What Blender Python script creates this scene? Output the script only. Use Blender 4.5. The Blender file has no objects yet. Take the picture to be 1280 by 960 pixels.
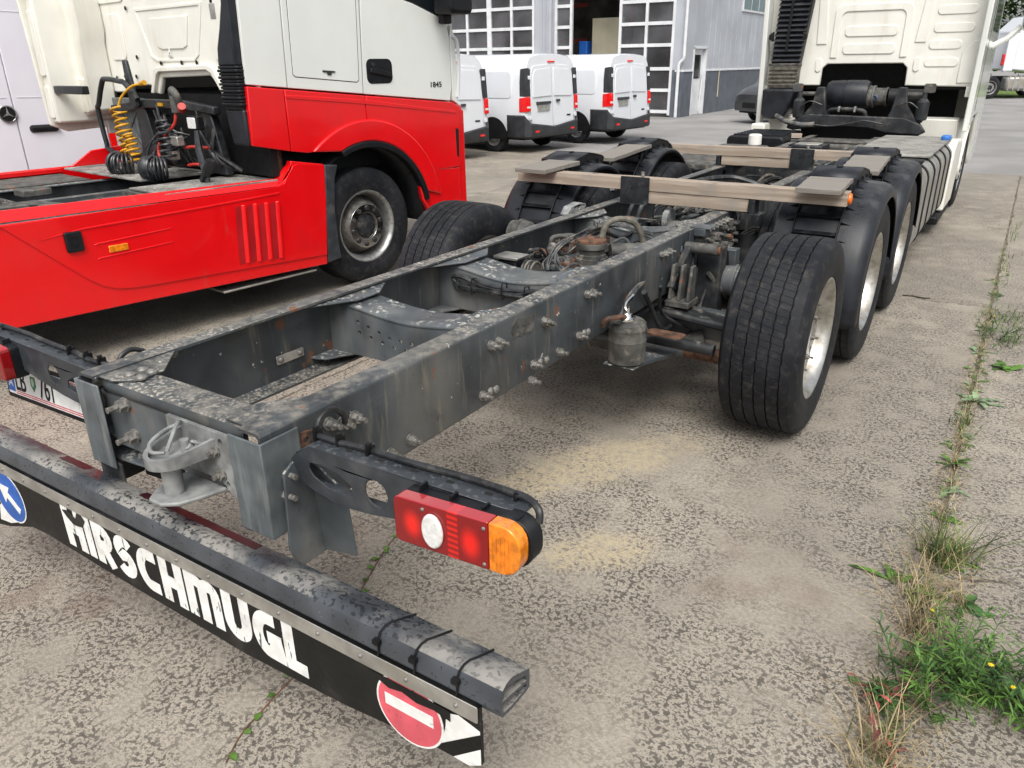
import bpy, math, random
from mathutils import Vector, Matrix
from mathutils.geometry import tessellate_polygon
S = bpy.context.scene
COL = S.collection
R = math.radians
rnd = random.Random(7)

# ---------------------------------------------------------------- camera
cam = bpy.data.objects.new('camera', bpy.data.cameras.new('camera'))
COL.objects.link(cam)
cam.data.sensor_width = 36.0
cam.data.lens = 26.642
cam.data.clip_start = 0.05
cam.data.clip_end = 2000
cam.matrix_world = Matrix(((0.83878, -0.20276, 0.50531, 1.86286),
                           (0.54436, 0.33113, -0.77073, -1.06595),
                           (-0.01105, 0.92154, 0.38812, 1.78649),
                           (0, 0, 0, 1)))
S.camera = cam
# ---------------------------------------------------------------- sky and sun (bright overcast)
W = bpy.data.worlds.new('World'); S.world = W; W.use_nodes = True
nt = W.node_tree; nt.nodes.clear()
wo = nt.nodes.new('ShaderNodeOutputWorld'); wb = nt.nodes.new('ShaderNodeBackground')
sk = nt.nodes.new('ShaderNodeTexSky'); sk.sky_type = 'NISHITA'; sk.sun_disc = False
sk.sun_elevation = R(58); sk.sun_rotation = R(149); sk.dust_density = 4.0; sk.air_density = 1.0; sk.ozone_density = 1.0
hs = nt.nodes.new('ShaderNodeHueSaturation'); hs.inputs['Saturation'].default_value = 0.22
nt.links.new(sk.outputs[0], hs.inputs['Color']); nt.links.new(hs.outputs[0], wb.inputs[0]); nt.links.new(wb.outputs[0], wo.inputs[0])
wb.inputs[1].default_value = 0.125
sd = bpy.data.lights.new('sun', 'SUN'); sd.energy = 1.5; sd.angle = R(30); sd.color = (1, 0.97, 0.92)
so = bpy.data.objects.new('sun', sd); COL.objects.link(so)
so.rotation_euler = Vector((-0.32, 0.52, -0.80)).to_track_quat('-Z', 'Y').to_euler()
S.view_settings.view_transform = 'Standard'; S.view_settings.look = 'None'
S.view_settings.gamma = 1.0; S.view_settings.use_curve_mapping = False
S.view_settings.exposure = 0.72
S.cycles.max_bounces = 4; S.cycles.diffuse_bounces = 3; S.cycles.glossy_bounces = 2; S.cycles.transmission_bounces = 2
S.cycles.caustics_reflective = False; S.cycles.caustics_refractive = False

# ---------------------------------------------------------------- mesh helpers
class B:
    """collects faces for one mesh"""
    def __init__(s): s.v = []; s.f = []; s.T = None
    def add(s, vs, fs):
        n = len(s.v)
        s.v += [tuple(s.T @ Vector(v)) if s.T else tuple(v) for v in vs]
        s.f += [tuple(i + n for i in f) for f in fs]
        return s
    def box(s, x0, x1, y0, y1, z0, z1):
        return s.add([(x0,y0,z0),(x1,y0,z0),(x1,y1,z0),(x0,y1,z0),(x0,y0,z1),(x1,y0,z1),(x1,y1,z1),(x0,y1,z1)],
                     [(0,3,2,1),(4,5,6,7),(0,1,5,4),(1,2,6,5),(2,3,7,6),(3,0,4,7)])
    def hexa(s, a, b):
        """a, b: two quads (bottom, top) of four points each"""
        return s.add(list(a) + list(b), [(0,3,2,1),(4,5,6,7),(0,1,5,4),(1,2,6,5),(2,3,7,6),(3,0,4,7)])
    def prism(s, poly, ax, a0, a1, holes=()):
        """extrude a 2D polygon along axis ax; 2D coords are the other two axes in xyz order"""
        loops = [list(poly)] + [list(h) for h in holes]
        def P(u, w, a):
            return (a, u, w) if ax == 'x' else (u, a, w) if ax == 'y' else (u, w, a)
        pts = [q for l in loops for q in l]; n = len(pts)
        tri = tessellate_polygon([[Vector((q[0], q[1], 0)) for q in l] for l in loops])
        vs = [P(u, w, a0) for u, w in pts] + [P(u, w, a1) for u, w in pts]
        fs = []
        if not holes:
            fs = [tuple(range(n)), tuple(reversed(range(n, 2*n)))]
        else:
            for t in tri:
                fs.append(tuple(t)); fs.append(tuple(i + n for i in reversed(t)))
        k = 0
        for l in loops:
            m = len(l)
            for i in range(m):
                j = (i + 1) % m
                fs.append((k+i, k+i+n, k+j+n, k+j))
            k += m
        return s.add(vs, fs)
    def tube(s, pts, r, seg=8, cap=True, closed=False):
        pts = [Vector(p) for p in pts]; n = len(pts)
        rs = r if isinstance(r, (list, tuple)) else [r] * n
        tg = []
        for i in range(n):
            a = pts[i-1] if (i > 0 or closed) else pts[i]
            b = pts[(i+1) % n] if (i < n-1 or closed) else pts[i]
            tg.append((b - a).normalized())
        up = Vector((0,0,1)) if abs(tg[0].z) < .9 else Vector((1,0,0))
        N = tg[0].cross(up).normalized(); vs = []
        for i in range(n):
            N = (N - tg[i] * N.dot(tg[i])).normalized(); Bn = tg[i].cross(N)
            for k in range(seg):
                a = 2*math.pi*k/seg
                vs.append(tuple(pts[i] + (N*math.cos(a) + Bn*math.sin(a))*rs[i]))
        fs = []
        for i in range(n if closed else n-1):
            j = (i+1) % n
            for k in range(seg):
                l = (k+1) % seg
                fs.append((i*seg+k, i*seg+l, j*seg+l, j*seg+k))
        if cap and not closed:
            fs.append(tuple(reversed(range(seg)))); fs.append(tuple((n-1)*seg+k for k in range(seg)))
        return s.add(vs, fs)
    def cyl(s, p0, p1, r, seg=16, r1=None): return s.tube([p0, p1], [r, r if r1 is None else r1], seg)
    def lathe(s, prof, c, ax='x', seg=48, a0=0, a1=360, wob=None):
        """prof: list of (axial, radius)"""
        full = abs(a1 - a0) >= 359.9; n = len(prof); m = seg if full else seg + 1
        vs = []
        for k in range(m):
            a = R(a0 + (a1-a0)*k/seg)
            for i, (h, r) in enumerate(prof):
                if wob: h = h + wob(i, k)
                if ax == 'x': vs.append((c[0]+h, c[1]+r*math.cos(a), c[2]+r*math.sin(a)))
                elif ax == 'y': vs.append((c[0]+r*math.cos(a), c[1]+h, c[2]+r*math.sin(a)))
                else: vs.append((c[0]+r*math.cos(a), c[1]+r*math.sin(a), c[2]+h))
        fs = []
        for k in range(seg):
            l = (k+1) % m
            for i in range(n-1):
                fs.append((k*n+i, k*n+i+1, l*n+i+1, l*n+i))
        return s.add(vs, fs)
    def grid(s, rows):
        """rows: list of equal-length point lists"""
        n = len(rows[0]); vs = [p for r in rows for p in r]
        return s.add(vs, [(i*n+j, i*n+j+1, (i+1)*n+j+1, (i+1)*n+j) for i in range(len(rows)-1) for j in range(n-1)])
    def mesh(s, name, ang=35):
        me = bpy.data.meshes.new(name); me.from_pydata(s.v, [], s.f); me.validate()
        import bmesh
        bm = bmesh.new(); bm.from_mesh(me); bmesh.ops.recalc_face_normals(bm, faces=bm.faces); bm.to_mesh(me); bm.free()
        me.shade_smooth(); me.set_sharp_from_angle(angle=R(ang))
        return me
    def obj(s, name, m, parent=None, bev=0, seg=2, ang=35, solid=0, **kw):
        return mk(name, s.mesh(name, ang), m, parent, bev, seg, solid, **kw)

def mk(name, me, m, parent=None, bev=0, seg=2, solid=0, loc=None, rot=None, label=None, cat=None, group=None, kind=None, scale=None):
    o = bpy.data.objects.new(name, me); COL.objects.link(o)
    if m is not None and me is not None and not me.materials: me.materials.append(m)
    if parent: o.parent = parent
    if solid:
        md = o.modifiers.new('thickness', 'SOLIDIFY'); md.thickness = solid; md.offset = 0
    if bev:
        md = o.modifiers.new('bevel', 'BEVEL'); md.width = bev; md.segments = seg; md.limit_method = 'ANGLE'; md.angle_limit = R(40)
    if loc: o.location = loc
    if rot: o.rotation_euler = rot
    if scale: o.scale = scale
    tag(o, label, cat, group, kind)
    return o
def tag(o, label=None, cat=None, group=None, kind=None):
    if label: o['label'] = label
    if cat: o['category'] = cat
    if group: o['group'] = group
    if kind: o['kind'] = kind
    return o
def thing(name, label, cat, loc=(0,0,0), rz=0, group=None, parent=None):
    return mk(name, None, None, parent, loc=loc, rot=(0,0,rz), label=label, cat=cat, group=group)
def copytree(o, parent=None):
    c = o.copy(); COL.objects.link(c); c.parent = parent
    for ch in list(o.children): copytree(ch, c)
    return c
def arc(cx, cy, r, a0, a1, n=8, ry=None):
    ry = r if ry is None else ry
    return [(cx + r*math.cos(R(a0+(a1-a0)*i/n)), cy + ry*math.sin(R(a0+(a1-a0)*i/n))) for i in range(n+1)]
def circ(cx, cy, r, n=16, ry=None): return arc(cx, cy, r, 0, 360-360/n, n-1, ry)
def rrect(x0, x1, y0, y1, r, n=4):
    return (arc(x1-r, y1-r, r, 0, 90, n) + arc(x0+r, y1-r, r, 90, 180, n) + arc(x0+r, y0+r, r, 180, 270, n) + arc(x1-r, y0+r, r, 270, 360, n))
def spline(pts, n=6):
    """Catmull-Rom through 3D points"""
    P = [Vector(p) for p in pts]; P = [P[0]*2-P[1]] + P + [P[-1]*2-P[-2]]; out = []
    for i in range(1, len(P)-2):
        for k in range(n):
            t = k/n; a, b, c, d = P[i-1], P[i], P[i+1], P[i+2]
            out.append(.5*((2*b) + (c-a)*t + (2*a-5*b+4*c-d)*t*t + (3*b-a-3*c+d)*t**3))
    out.append(P[-2]); return out

# ---------------------------------------------------------------- materials
class N:
    def __init__(s, name):
        s.m = bpy.data.materials.new(name); s.m.use_nodes = True; s.t = s.m.node_tree; s.n = s.t.nodes; s.n.clear()
        s.out = s.n.new('ShaderNodeOutputMaterial'); s.b = s.n.new('ShaderNodeBsdfPrincipled'); s.l(s.b.outputs[0], s.out.inputs[0])
        s.tc = s.n.new('ShaderNodeTexCoord'); s.geo = None
    def l(s, a, b): s.t.links.new(a, b)
    def put(s, v, sock):
        if hasattr(v, 'links') or hasattr(v, 'is_output'): s.l(v, sock)
        else: sock.default_value = v
    def math(s, op, a, b=0.0, clamp=False):
        n = s.n.new('ShaderNodeMath'); n.operation = op; n.use_clamp = clamp; s.put(a, n.inputs[0]); s.put(b, n.inputs[1]); return n.outputs[0]
    def vec(s, st=(1,1,1), loc=(0,0,0)):
        n = s.n.new('ShaderNodeMapping'); n.inputs['Scale'].default_value = st; n.inputs['Location'].default_value = loc
        s.l(s.tc.outputs['Object'], n.inputs[0]); return n.outputs[0]
    def noise(s, sc, det=3, st=(1,1,1), rough=.55, loc=(0,0,0), dist=0):
        n = s.n.new('ShaderNodeTexNoise'); n.inputs['Scale'].default_value = sc; n.inputs['Detail'].default_value = det
        n.inputs['Roughness'].default_value = rough; n.inputs['Distortion'].default_value = dist
        s.l(s.vec(st, loc), n.inputs['Vector']); return n.outputs['Fac']
    def ramp(s, v, lo, hi, a=0.0, b=1.0):
        n = s.n.new('ShaderNodeMapRange'); n.interpolation_type = 'SMOOTHSTEP'; s.put(v, n.inputs[0])
        n.inputs[1].default_value = lo; n.inputs[2].default_value = hi; n.inputs[3].default_value = a; n.inputs[4].default_value = b; return n.outputs[0]
    def mix(s, f, a, b):
        n = s.n.new('ShaderNodeMix'); n.data_type = 'RGBA'; s.put(f, n.inputs[0])
        for v, k in ((a, 6), (b, 7)):
            if isinstance(v, tuple): v = (*v[:3], 1)
            s.put(v, n.inputs[k])
        return n.outputs[2]
    def nz(s):
        if not s.geo:
            s.geo = s.n.new('ShaderNodeNewGeometry'); s.sep = s.n.new('ShaderNodeSeparateXYZ'); s.l(s.geo.outputs['Normal'], s.sep.inputs[0])
        return s.sep.outputs['Z']
    def xyz(s):
        n = s.n.new('ShaderNodeSeparateXYZ'); s.l(s.tc.outputs['Object'], n.inputs[0]); return n.outputs
    def bump(s, h, dist, strength=1.0, prev=None):
        n = s.n.new('ShaderNodeBump'); n.inputs['Distance'].default_value = dist; n.inputs['Strength'].default_value = strength
        s.l(h, n.inputs['Height'])
        if prev: s.l(prev, n.inputs['Normal'])
        return n.outputs[0]
def mat(name, c, rough=.5, metal=0, layers=(), bump=None, var=.12, vs=6, coat=0, spec=.5, trans=0, ior=1.5, rvar=.1, alpha=1):
    g = N(name); b = g.b
    nz = g.noise(vs, 2) if var else None
    d = tuple(max(0, x*(1-var*2)) for x in c); e = tuple(x*(1+var) for x in c)
    col = g.mix(g.ramp(nz, .3, .7), d, e) if var else None
    ro = g.math('ADD', rough - rvar/2, g.math('MULTIPLY', nz, rvar)) if rvar and var else rough
    first = col if col is not None else tuple(c)
    cur = first
    for L in layers:
        n = g.noise(L.get('s', 10), min(3, L.get('d', 4)), L.get('st', (1,1,1)), L.get('ro', .6), L.get('loc', (0,0,0)), L.get('dist', 0))
        mk_ = g.ramp(n, L.get('lo', .5), L.get('hi', .55), 0, L.get('amt', 1))
        if 'mod' in L:
            mk_ = g.math('MULTIPLY', mk_, g.ramp(g.noise(L['mod'], 2, loc=(3.1,1.7,5.2)), L.get('mlo', .4), L.get('mhi', .6)))
        if L.get('top') == 1: mk_ = g.math('MULTIPLY', mk_, g.ramp(g.nz(), .45, .9))
        if L.get('top') == -1: mk_ = g.math('MULTIPLY', mk_, g.ramp(g.nz(), .3, .7, 1, 0))
        cur = g.mix(mk_, cur, tuple(L['c']))
        if 'r' in L:
            n2 = g.n.new('ShaderNodeMix'); g.put(mk_, n2.inputs[0]); g.put(ro, n2.inputs[2]); n2.inputs[3].default_value = L['r']; ro = n2.outputs[0]
    if isinstance(cur, tuple): b.inputs['Base Color'].default_value = (*cur[:3], 1)
    else: g.l(cur, b.inputs['Base Color'])
    g.put(ro, b.inputs['Roughness']); b.inputs['Metallic'].default_value = metal
    b.inputs['Specular IOR Level'].default_value = spec; b.inputs['IOR'].default_value = ior
    if coat: b.inputs['Coat Weight'].default_value = coat; b.inputs['Coat Roughness'].default_value = .06
    if trans: b.inputs['Transmission Weight'].default_value = trans
    if bump:
        g.l(g.bump(g.noise(bump[0], 2, bump[2] if len(bump) > 2 else (1,1,1)), bump[1]), b.inputs['Normal'])
    if alpha < 1: b.inputs['Alpha'].default_value = alpha
    return g.m

DUST = (.34,.30,.24)
M = {}
M['frame'] = mat('frame_paint', (.048,.055,.061), .48, 0, spec=.4, var=.2, vs=5, layers=[
    dict(c=(.145,.138,.12), s=2.2, d=6, lo=.45, hi=.75, amt=.7, st=(1,1,.5)),
    dict(c=(.25,.22,.165), s=7, d=6, st=(1,3.5,.45), lo=.55, hi=.78, amt=.5, top=-1),
    dict(c=(.03,.034,.04), s=9, d=5, lo=.62, hi=.72, amt=.7),
    dict(c=(.24,.222,.19), s=24, d=5, lo=.36, hi=.72, amt=.7, top=1, r=.8),
    dict(c=(.50,.46,.39), s=78, d=4, lo=.53, hi=.60, amt=.6, top=1, r=.85, mod=3.0, mlo=.38, mhi=.62),
    dict(c=(.16,.065,.028), s=6, d=6, lo=.645, hi=.70, amt=.8, r=.9),
    dict(c=(.55,.52,.47), s=26, d=5, lo=.69, hi=.72, amt=.7)], bump=(45,.0015))
M['frame_plain'] = mat('frame_paint_grey', (.075,.085,.092), .5, 0, var=.2, vs=6, layers=[
    dict(c=(.19,.185,.17), s=5, d=6, lo=.45, hi=.75, amt=.6, st=(1,1,.4)),
    dict(c=(.035,.04,.045), s=8, d=5, lo=.62, hi=.75, amt=.6),
    dict(c=(.5,.48,.43), s=40, d=4, lo=.55, hi=.6, amt=.8, top=1, r=.85, mod=5),
    dict(c=(.17,.07,.03), s=11, d=6, lo=.68, hi=.73, amt=.8)], bump=(60,.001))
M['dusty'] = mat('dusty_cast_steel', (.085,.082,.073), .7, 0, var=.3, vs=12, layers=[
    dict(c=(.055,.058,.06), s=8, d=6, lo=.5, hi=.7, amt=.8),
    dict(c=(.27,.24,.19), s=14, d=6, lo=.55, hi=.75, amt=.6),
    dict(c=(.20,.075,.03), s=9, d=6, lo=.64, hi=.7, amt=.8)], bump=(70,.002))
M['darksteel'] = mat('dark_dirty_steel', (.022,.024,.027), .6, 0, spec=.35, var=.3, vs=8, layers=[
    dict(c=(.13,.12,.10), s=6, d=6, lo=.5, hi=.75, amt=.6),
    dict(c=(.22,.20,.17), s=16, d=5, lo=.5, hi=.7, amt=.6, top=1)], bump=(50,.0015))
M['rust'] = mat('rusty_steel', (.095,.045,.026), .85, 0, var=.35, vs=22, layers=[dict(c=(.17,.085,.045), s=30, d=5, lo=.5, hi=.65, amt=.7), dict(c=(.05,.035,.03), s=17, d=5, lo=.58, hi=.68, amt=.8)], bump=(90,.003))
M['bolt'] = mat('bolt_zinc', (.30,.29,.27), .5, .6, var=.25, vs=60, layers=[dict(c=(.12,.11,.09), s=50, d=4, lo=.5, hi=.65, amt=.8), dict(c=(.25,.12,.05), s=33, d=4, lo=.64, hi=.7, amt=.8)])
M['galv'] = mat('galvanised_steel', (.25,.255,.25), .58, .15, var=.2, vs=18, layers=[dict(c=(.17,.18,.18), s=20, d=5, lo=.5, hi=.68, amt=.7), dict(c=(.12,.07,.04), s=30, d=4, lo=.68, hi=.73)], bump=(80,.001))
M['zplate'] = mat('weathered_grey_plate', (.10,.115,.122), .5, .1, var=.2, vs=8, layers=[dict(c=(.20,.215,.215), s=9, d=6, st=(3,1,.4), lo=.45, hi=.7, amt=.7), dict(c=(.06,.07,.075), s=7, d=5, lo=.58, hi=.7, amt=.7)], bump=(50,.0008))
M['alu'] = mat('polished_aluminium', (.60,.59,.56), .36, 1, var=.06, vs=20, layers=[dict(c=(.27,.235,.185), s=11, d=6, lo=.40, hi=.72, amt=.85, r=.65)])
M['alutrim'] = mat('brushed_aluminium', (.52,.51,.48), .42, .8, var=.12, vs=12, layers=[dict(c=(.36,.33,.27), s=9, d=6, lo=.45, hi=.7, amt=.7, r=.7)])
M['rim'] = mat('silver_steel_rim', (.42,.42,.41), .4, .7, var=.15, vs=14, layers=[dict(c=(.10,.09,.08), s=14, d=5, lo=.5, hi=.7, amt=.7)])
M['rimdirty'] = mat('brake_dust_rim', (.15,.14,.125), .6, .4, var=.25, vs=12, layers=[dict(c=(.04,.038,.035), s=14, d=5, lo=.5, hi=.7, amt=.7)])
M['blackmetal'] = mat('black_painted_steel', (.016,.018,.021), .38, 0, var=.3, vs=14, layers=[dict(c=(.07,.075,.08), s=20, d=5, lo=.55, hi=.75, amt=.7)], bump=(90,.0006))
M['bracket'] = mat('dark_grey_coated_steel', (.034,.039,.046), .42, 0, var=.18, vs=12, layers=[dict(c=(.12,.125,.13), s=70, d=3, lo=.56, hi=.62, amt=.5, top=1), dict(c=(.14,.13,.12), s=6, d=6, lo=.55, hi=.8, amt=.4)], bump=(120,.0005))
M['plastic'] = mat('black_fender_plastic', (.013,.015,.020), .42, 0, spec=.35, var=.2, vs=9, layers=[
    dict(c=(.006,.007,.008), s=75, d=2, lo=.60, hi=.64, amt=.8, top=1, r=.12),
    dict(c=(.11,.11,.105), s=4, d=6, lo=.48, hi=.72, amt=.5, top=1, r=.6)], bump=(160,.0007))
M['plasticdark'] = mat('black_ribbed_plastic', (.006,.007,.009), .5, 0, spec=.3, var=.2, vs=14, layers=[dict(c=(.06,.06,.06), s=9, d=5, lo=.5, hi=.75, amt=.5, top=1)])
M['flap'] = mat('black_rubber_panel', (.006,.006,.006), .5, 0, spec=.3, var=.25, vs=10, layers=[dict(c=(.05,.047,.042), s=5, d=6, lo=.52, hi=.75, amt=.6)], bump=(60,.0008))
M['beam'] = mat('bumper_beam_paint', (.055,.061,.070), .33, 0, var=.15, vs=8, layers=[
    dict(c=(.30,.285,.255), s=3.5, d=5, lo=.44, hi=.60, amt=.75, top=1, r=.7),
    dict(c=(.018,.02,.022), s=62, d=3, lo=.54, hi=.575, amt=.9, top=1, r=.14, mod=2.4, mlo=.35, mhi=.6),
    dict(c=(.02,.022,.026), s=75, d=2, lo=.62, hi=.66, amt=.6, r=.15),
    dict(c=(.6,.6,.58), s=24, d=3, lo=.745, hi=.76, amt=.9)], bump=(90,.0006))
M['redfilm'] = mat('worn_dark_red_film', (.05,.011,.015), .35, 0, var=.2, vs=12, layers=[dict(c=(.03,.02,.022), s=60, d=3, lo=.56, hi=.6, amt=.8)])
M['black'] = mat('black_matt', (.007,.007,.008), .6, 0, spec=.3, var=.3, vs=20)
M['cable'] = mat('black_cable', (.018,.019,.021), .45, 0, var=.3, vs=25, layers=[dict(c=(.09,.085,.075), s=18, d=4, lo=.5, hi=.7, amt=.6)])
M['greycable'] = mat('grey_dusty_hose', (.08,.083,.084), .55, 0, var=.3, vs=20, layers=[dict(c=(.24,.21,.17), s=14, d=4, lo=.5, hi=.7, amt=.6)])
M['brownhose'] = mat('dusty_rubber_hose', (.13,.12,.095), .7, 0, var=.25, vs=20)
M['hole'] = mat('dark_opening', (.006,.006,.006), .9, 0, var=0, rvar=0)
M['redlens'] = mat('red_lamp_lens', (.50,.004,.006), .14, 0, var=.15, vs=60, coat=.6, rvar=.04, layers=[dict(c=(.33,.05,.06), s=120, d=2, lo=.48, hi=.62, amt=.7, top=1, r=.4)])
def lensmat():
    g = N('red_lens_bowl'); b = g.b; x, y, z = g.xyz(); ax = g.math('ABSOLUTE', x)
    def blob(cx, cz, rx, rz):
        u = g.math('DIVIDE', g.math('SUBTRACT', ax, cx), rx); w = g.math('DIVIDE', g.math('SUBTRACT', z, cz), rz)
        return g.ramp(g.math('SQRT', g.math('ADD', g.math('MULTIPLY', u, u), g.math('MULTIPLY', w, w))), .1, 1.0, 1, 0)
    m = g.math('MAXIMUM', blob(.868,.852,.034,.046), blob(1.026,.858,.034,.05))
    fl = g.n.new('ShaderNodeTexWave'); fl.bands_direction = 'Z'; fl.inputs['Scale'].default_value = 22; g.l(g.vec(), fl.inputs['Vector'])
    band = g.math('MULTIPLY', g.math('MULTIPLY', g.ramp(ax,.964,.968), g.ramp(ax,.992,.996,1,0)), fl.outputs['Fac'])
    m = g.math('MAXIMUM', m, g.math('MULTIPLY', band, .8))
    col = g.mix(m, (.22,.001,.003), (.80,.008,.004))
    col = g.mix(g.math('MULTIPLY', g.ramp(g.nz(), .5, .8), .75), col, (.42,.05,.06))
    g.l(col, b.inputs['Base Color']); b.inputs['Roughness'].default_value = .12; b.inputs['Coat Weight'].default_value = .4
    return g.m
M['lensbowl'] = lensmat()
M['redbright'] = mat('bright_red_lens', (.80,.006,.006), .12, 0, var=.1, vs=70, coat=.6, rvar=.02)
M['reddark'] = mat('dark_red_lens', (.20,.002,.004), .14, 0, var=.15, vs=60, coat=.6, rvar=.02)
M['amber'] = mat('amber_lamp_lens', (.78,.22,.008), .16, 0, var=.15, vs=50, coat=.6, rvar=.04, layers=[dict(c=(.50,.22,.10), s=120, d=2, lo=.48, hi=.62, amt=.6, top=1, r=.4)])
M['orange'] = mat('orange_reflector', (.85,.16,.01), .3, 0, var=.1, vs=50)
M['whitelens'] = mat('white_lamp_lens', (.72,.72,.70), .16, 0, var=.08, vs=90, coat=.5)
M['white'] = mat('white_print', (.78,.78,.75), .5, 0, var=.06, vs=20, layers=[dict(c=(.22,.21,.19), s=22, d=5, lo=.62, hi=.72, amt=.6)])
M['letter'] = mat('worn_white_lettering', (.80,.80,.77), .5, 0, var=.05, vs=20, layers=[dict(c=(.03,.03,.03), s=24, d=6, st=(2.2,1,.5), lo=.64, hi=.68, amt=.9), dict(c=(.45,.43,.39), s=14, d=5, lo=.55, hi=.7, amt=.45)])
M['blue'] = mat('blue_sign_film', (.012,.10,.42), .4, 0, var=.1, vs=20)
M['pinkred'] = mat('faded_red_sign_film', (.66,.10,.13), .5, 0, var=.1, vs=14, layers=[dict(c=(.3,.05,.06), s=40, d=4, lo=.66, hi=.7, amt=.7)])
M['green'] = mat('green_crest', (.03,.16,.07), .5, 0, var=.1)
M['lightgreen'] = mat('pale_green_crest', (.45,.60,.45), .5, 0, var=.1)
M['platered'] = mat('plate_red_line', (.55,.03,.06), .5, 0, var=.1)
M['cream'] = mat('cream_cab_paint', (.78,.77,.70), .34, 0, var=.03, vs=3, coat=.25, layers=[dict(c=(.52,.48,.36), s=2.2, d=6, st=(2.5,2.5,.5), lo=.5, hi=.8, amt=.45), dict(c=(.40,.36,.27), s=9, d=6, st=(3,3,.3), lo=.66, hi=.8, amt=.35)])
M['cabwhite'] = mat('white_cab_paint', (.74,.76,.72), .22, 0, var=.02, vs=2, coat=.6, layers=[dict(c=(.62,.63,.57), s=2, d=5, lo=.5, hi=.8, amt=.35)])
M['red'] = mat('red_truck_paint', (.74,.003,.006), .24, 0, var=.03, vs=3, coat=.4, spec=.5, layers=[dict(c=(.50,.010,.014), s=3, d=6, lo=.5, hi=.8, amt=.45), dict(c=(.30,.10,.075), s=5, d=6, st=(1,1.5,.4), lo=.62, hi=.85, amt=.35), dict(c=(.75,.55,.52), s=34, d=3, lo=.775, hi=.785, amt=.6)])
M['vanwhite'] = mat('white_van_paint', (.70,.72,.75), .16, 0, var=.015, vs=2, coat=.8, rvar=.03)
M['vangrey'] = mat('grey_bumper_plastic', (.030,.032,.036), .5, 0, var=.15, vs=8)
M['glass'] = mat('dark_glass', (.012,.015,.018), .05, 0, var=0, rvar=0, coat=.4)
M['chrome'] = mat('chrome', (.8,.8,.8), .12, 1, var=0, rvar=0)
M['tread'] = None
M['treadplate'] = mat('checker_plate_walkway', (.30,.295,.275), .55, .35, var=.25, vs=5, layers=[dict(c=(.42,.40,.36), s=60, d=2, lo=.5, hi=.58, amt=.8, top=1), dict(c=(.13,.12,.105), s=6, d=6, lo=.52, hi=.75, amt=.7)], bump=(90,.004))
M['yellow'] = mat('yellow_hose', (.60,.30,.010), .4, 0, var=.12, vs=30, layers=[dict(c=(.3,.17,.03), s=30, d=4, lo=.58, hi=.7, amt=.7)])
M['redhose'] = mat('red_hose', (.45,.03,.02), .45, 0, var=.15, vs=30)
M['tanksilver'] = mat('aluminium_tank', (.36,.355,.335), .42, .6, var=.12, vs=5, layers=[dict(c=(.33,.29,.22), s=4, d=6, st=(1,1,.5), lo=.45, hi=.7, amt=.75, r=.75)])
M['bluecap'] = mat('blue_cap', (.03,.17,.55), .4, 0, var=.1)
M['whitecap'] = mat('white_plastic', (.72,.71,.66), .5, 0, var=.08)
M['leaf'] = mat('leaf_green', (.085,.17,.03), .5, 0, var=.35, vs=18, spec=.3)
M['leaf2'] = mat('leaf_dark_green', (.05,.115,.03), .5, 0, var=.35, vs=18, spec=.3)
M['grass'] = mat('grass_blade', (.12,.17,.05), .6, 0, var=.4, vs=9, spec=.3)
M['drygrass'] = mat('dry_straw', (.36,.28,.16), .8, 0, var=.3, vs=14, spec=.2)
M['redleaf'] = mat('reddish_leaf', (.30,.075,.06), .6, 0, var=.35, vs=18)
M['stemred'] = mat('brown_stem', (.15,.07,.04), .7, 0, var=.3)
M['flower'] = mat('yellow_petal', (.80,.60,.02), .6, 0, var=.1)
M['bark'] = mat('bark', (.09,.07,.05), .9, 0, var=.4, vs=20, bump=(30,.02))
M['treeleaf'] = mat('tree_leaf', (.06,.11,.025), .6, 0, var=.5, vs=1.5, spec=.3)
M['lawn'] = mat('lawn_grass', (.16,.24,.05), .8, 0, var=.3, vs=6, bump=(40,.05))
M['clad'] = mat('light_grey_cladding', (.47,.49,.53), .45, .15, var=.05, vs=1.0, layers=[dict(c=(.36,.38,.42), s=1.2, d=4, st=(4,4,.3), lo=.5, hi=.8, amt=.4)])
M['plinth'] = mat('dark_grey_plinth', (.10,.115,.135), .65, 0, var=.1, vs=2, layers=[dict(c=(.15,.16,.17), s=3, d=5, lo=.5, hi=.8, amt=.5)], bump=(60,.002))
M['whiteframe'] = mat('white_door_frame', (.68,.69,.70), .4, 0, var=.05, vs=3)
M['interior'] = mat('workshop_interior', (.32,.31,.28), .8, 0, var=.3, vs=1)
M['beige'] = mat('beige_panel', (.50,.46,.33), .6, 0, var=.1, vs=1)
M['redsteel'] = mat('red_steelwork', (.25,.03,.02), .5, 0, var=.15)
M['coil'] = mat('black_coiled_hose', (.022,.024,.027), .36, 0, var=.2, vs=25, layers=[dict(c=(.10,.10,.10), s=20, d=4, lo=.52, hi=.7, amt=.5)])

M['doorglass'] = mat('door_glass', (.13,.13,.14), .04, 0, var=.35, vs=.6, rvar=0, spec=.9, alpha=.62)
M['ventshade'] = mat('red_vent_shade', (.40,.006,.010), .4, 0, var=.1)  # darker copy of the red, stands for shade inside the vents
M['carblack'] = mat('black_car_paint', (.012,.013,.016), .15, 0, var=.05, coat=.8)
M['vanlilac'] = mat('white_van_paint_soft', (.72,.71,.77), .3, 0, var=.02, vs=2, coat=.5)
M['leafpale'] = mat('leaf_pale_green', (.20,.28,.15), .55, 0, var=.25, vs=18, spec=.3)
M['glasspale'] = mat('pale_glass', (.20,.26,.28), .1, 0, var=.1, vs=1)

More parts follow.
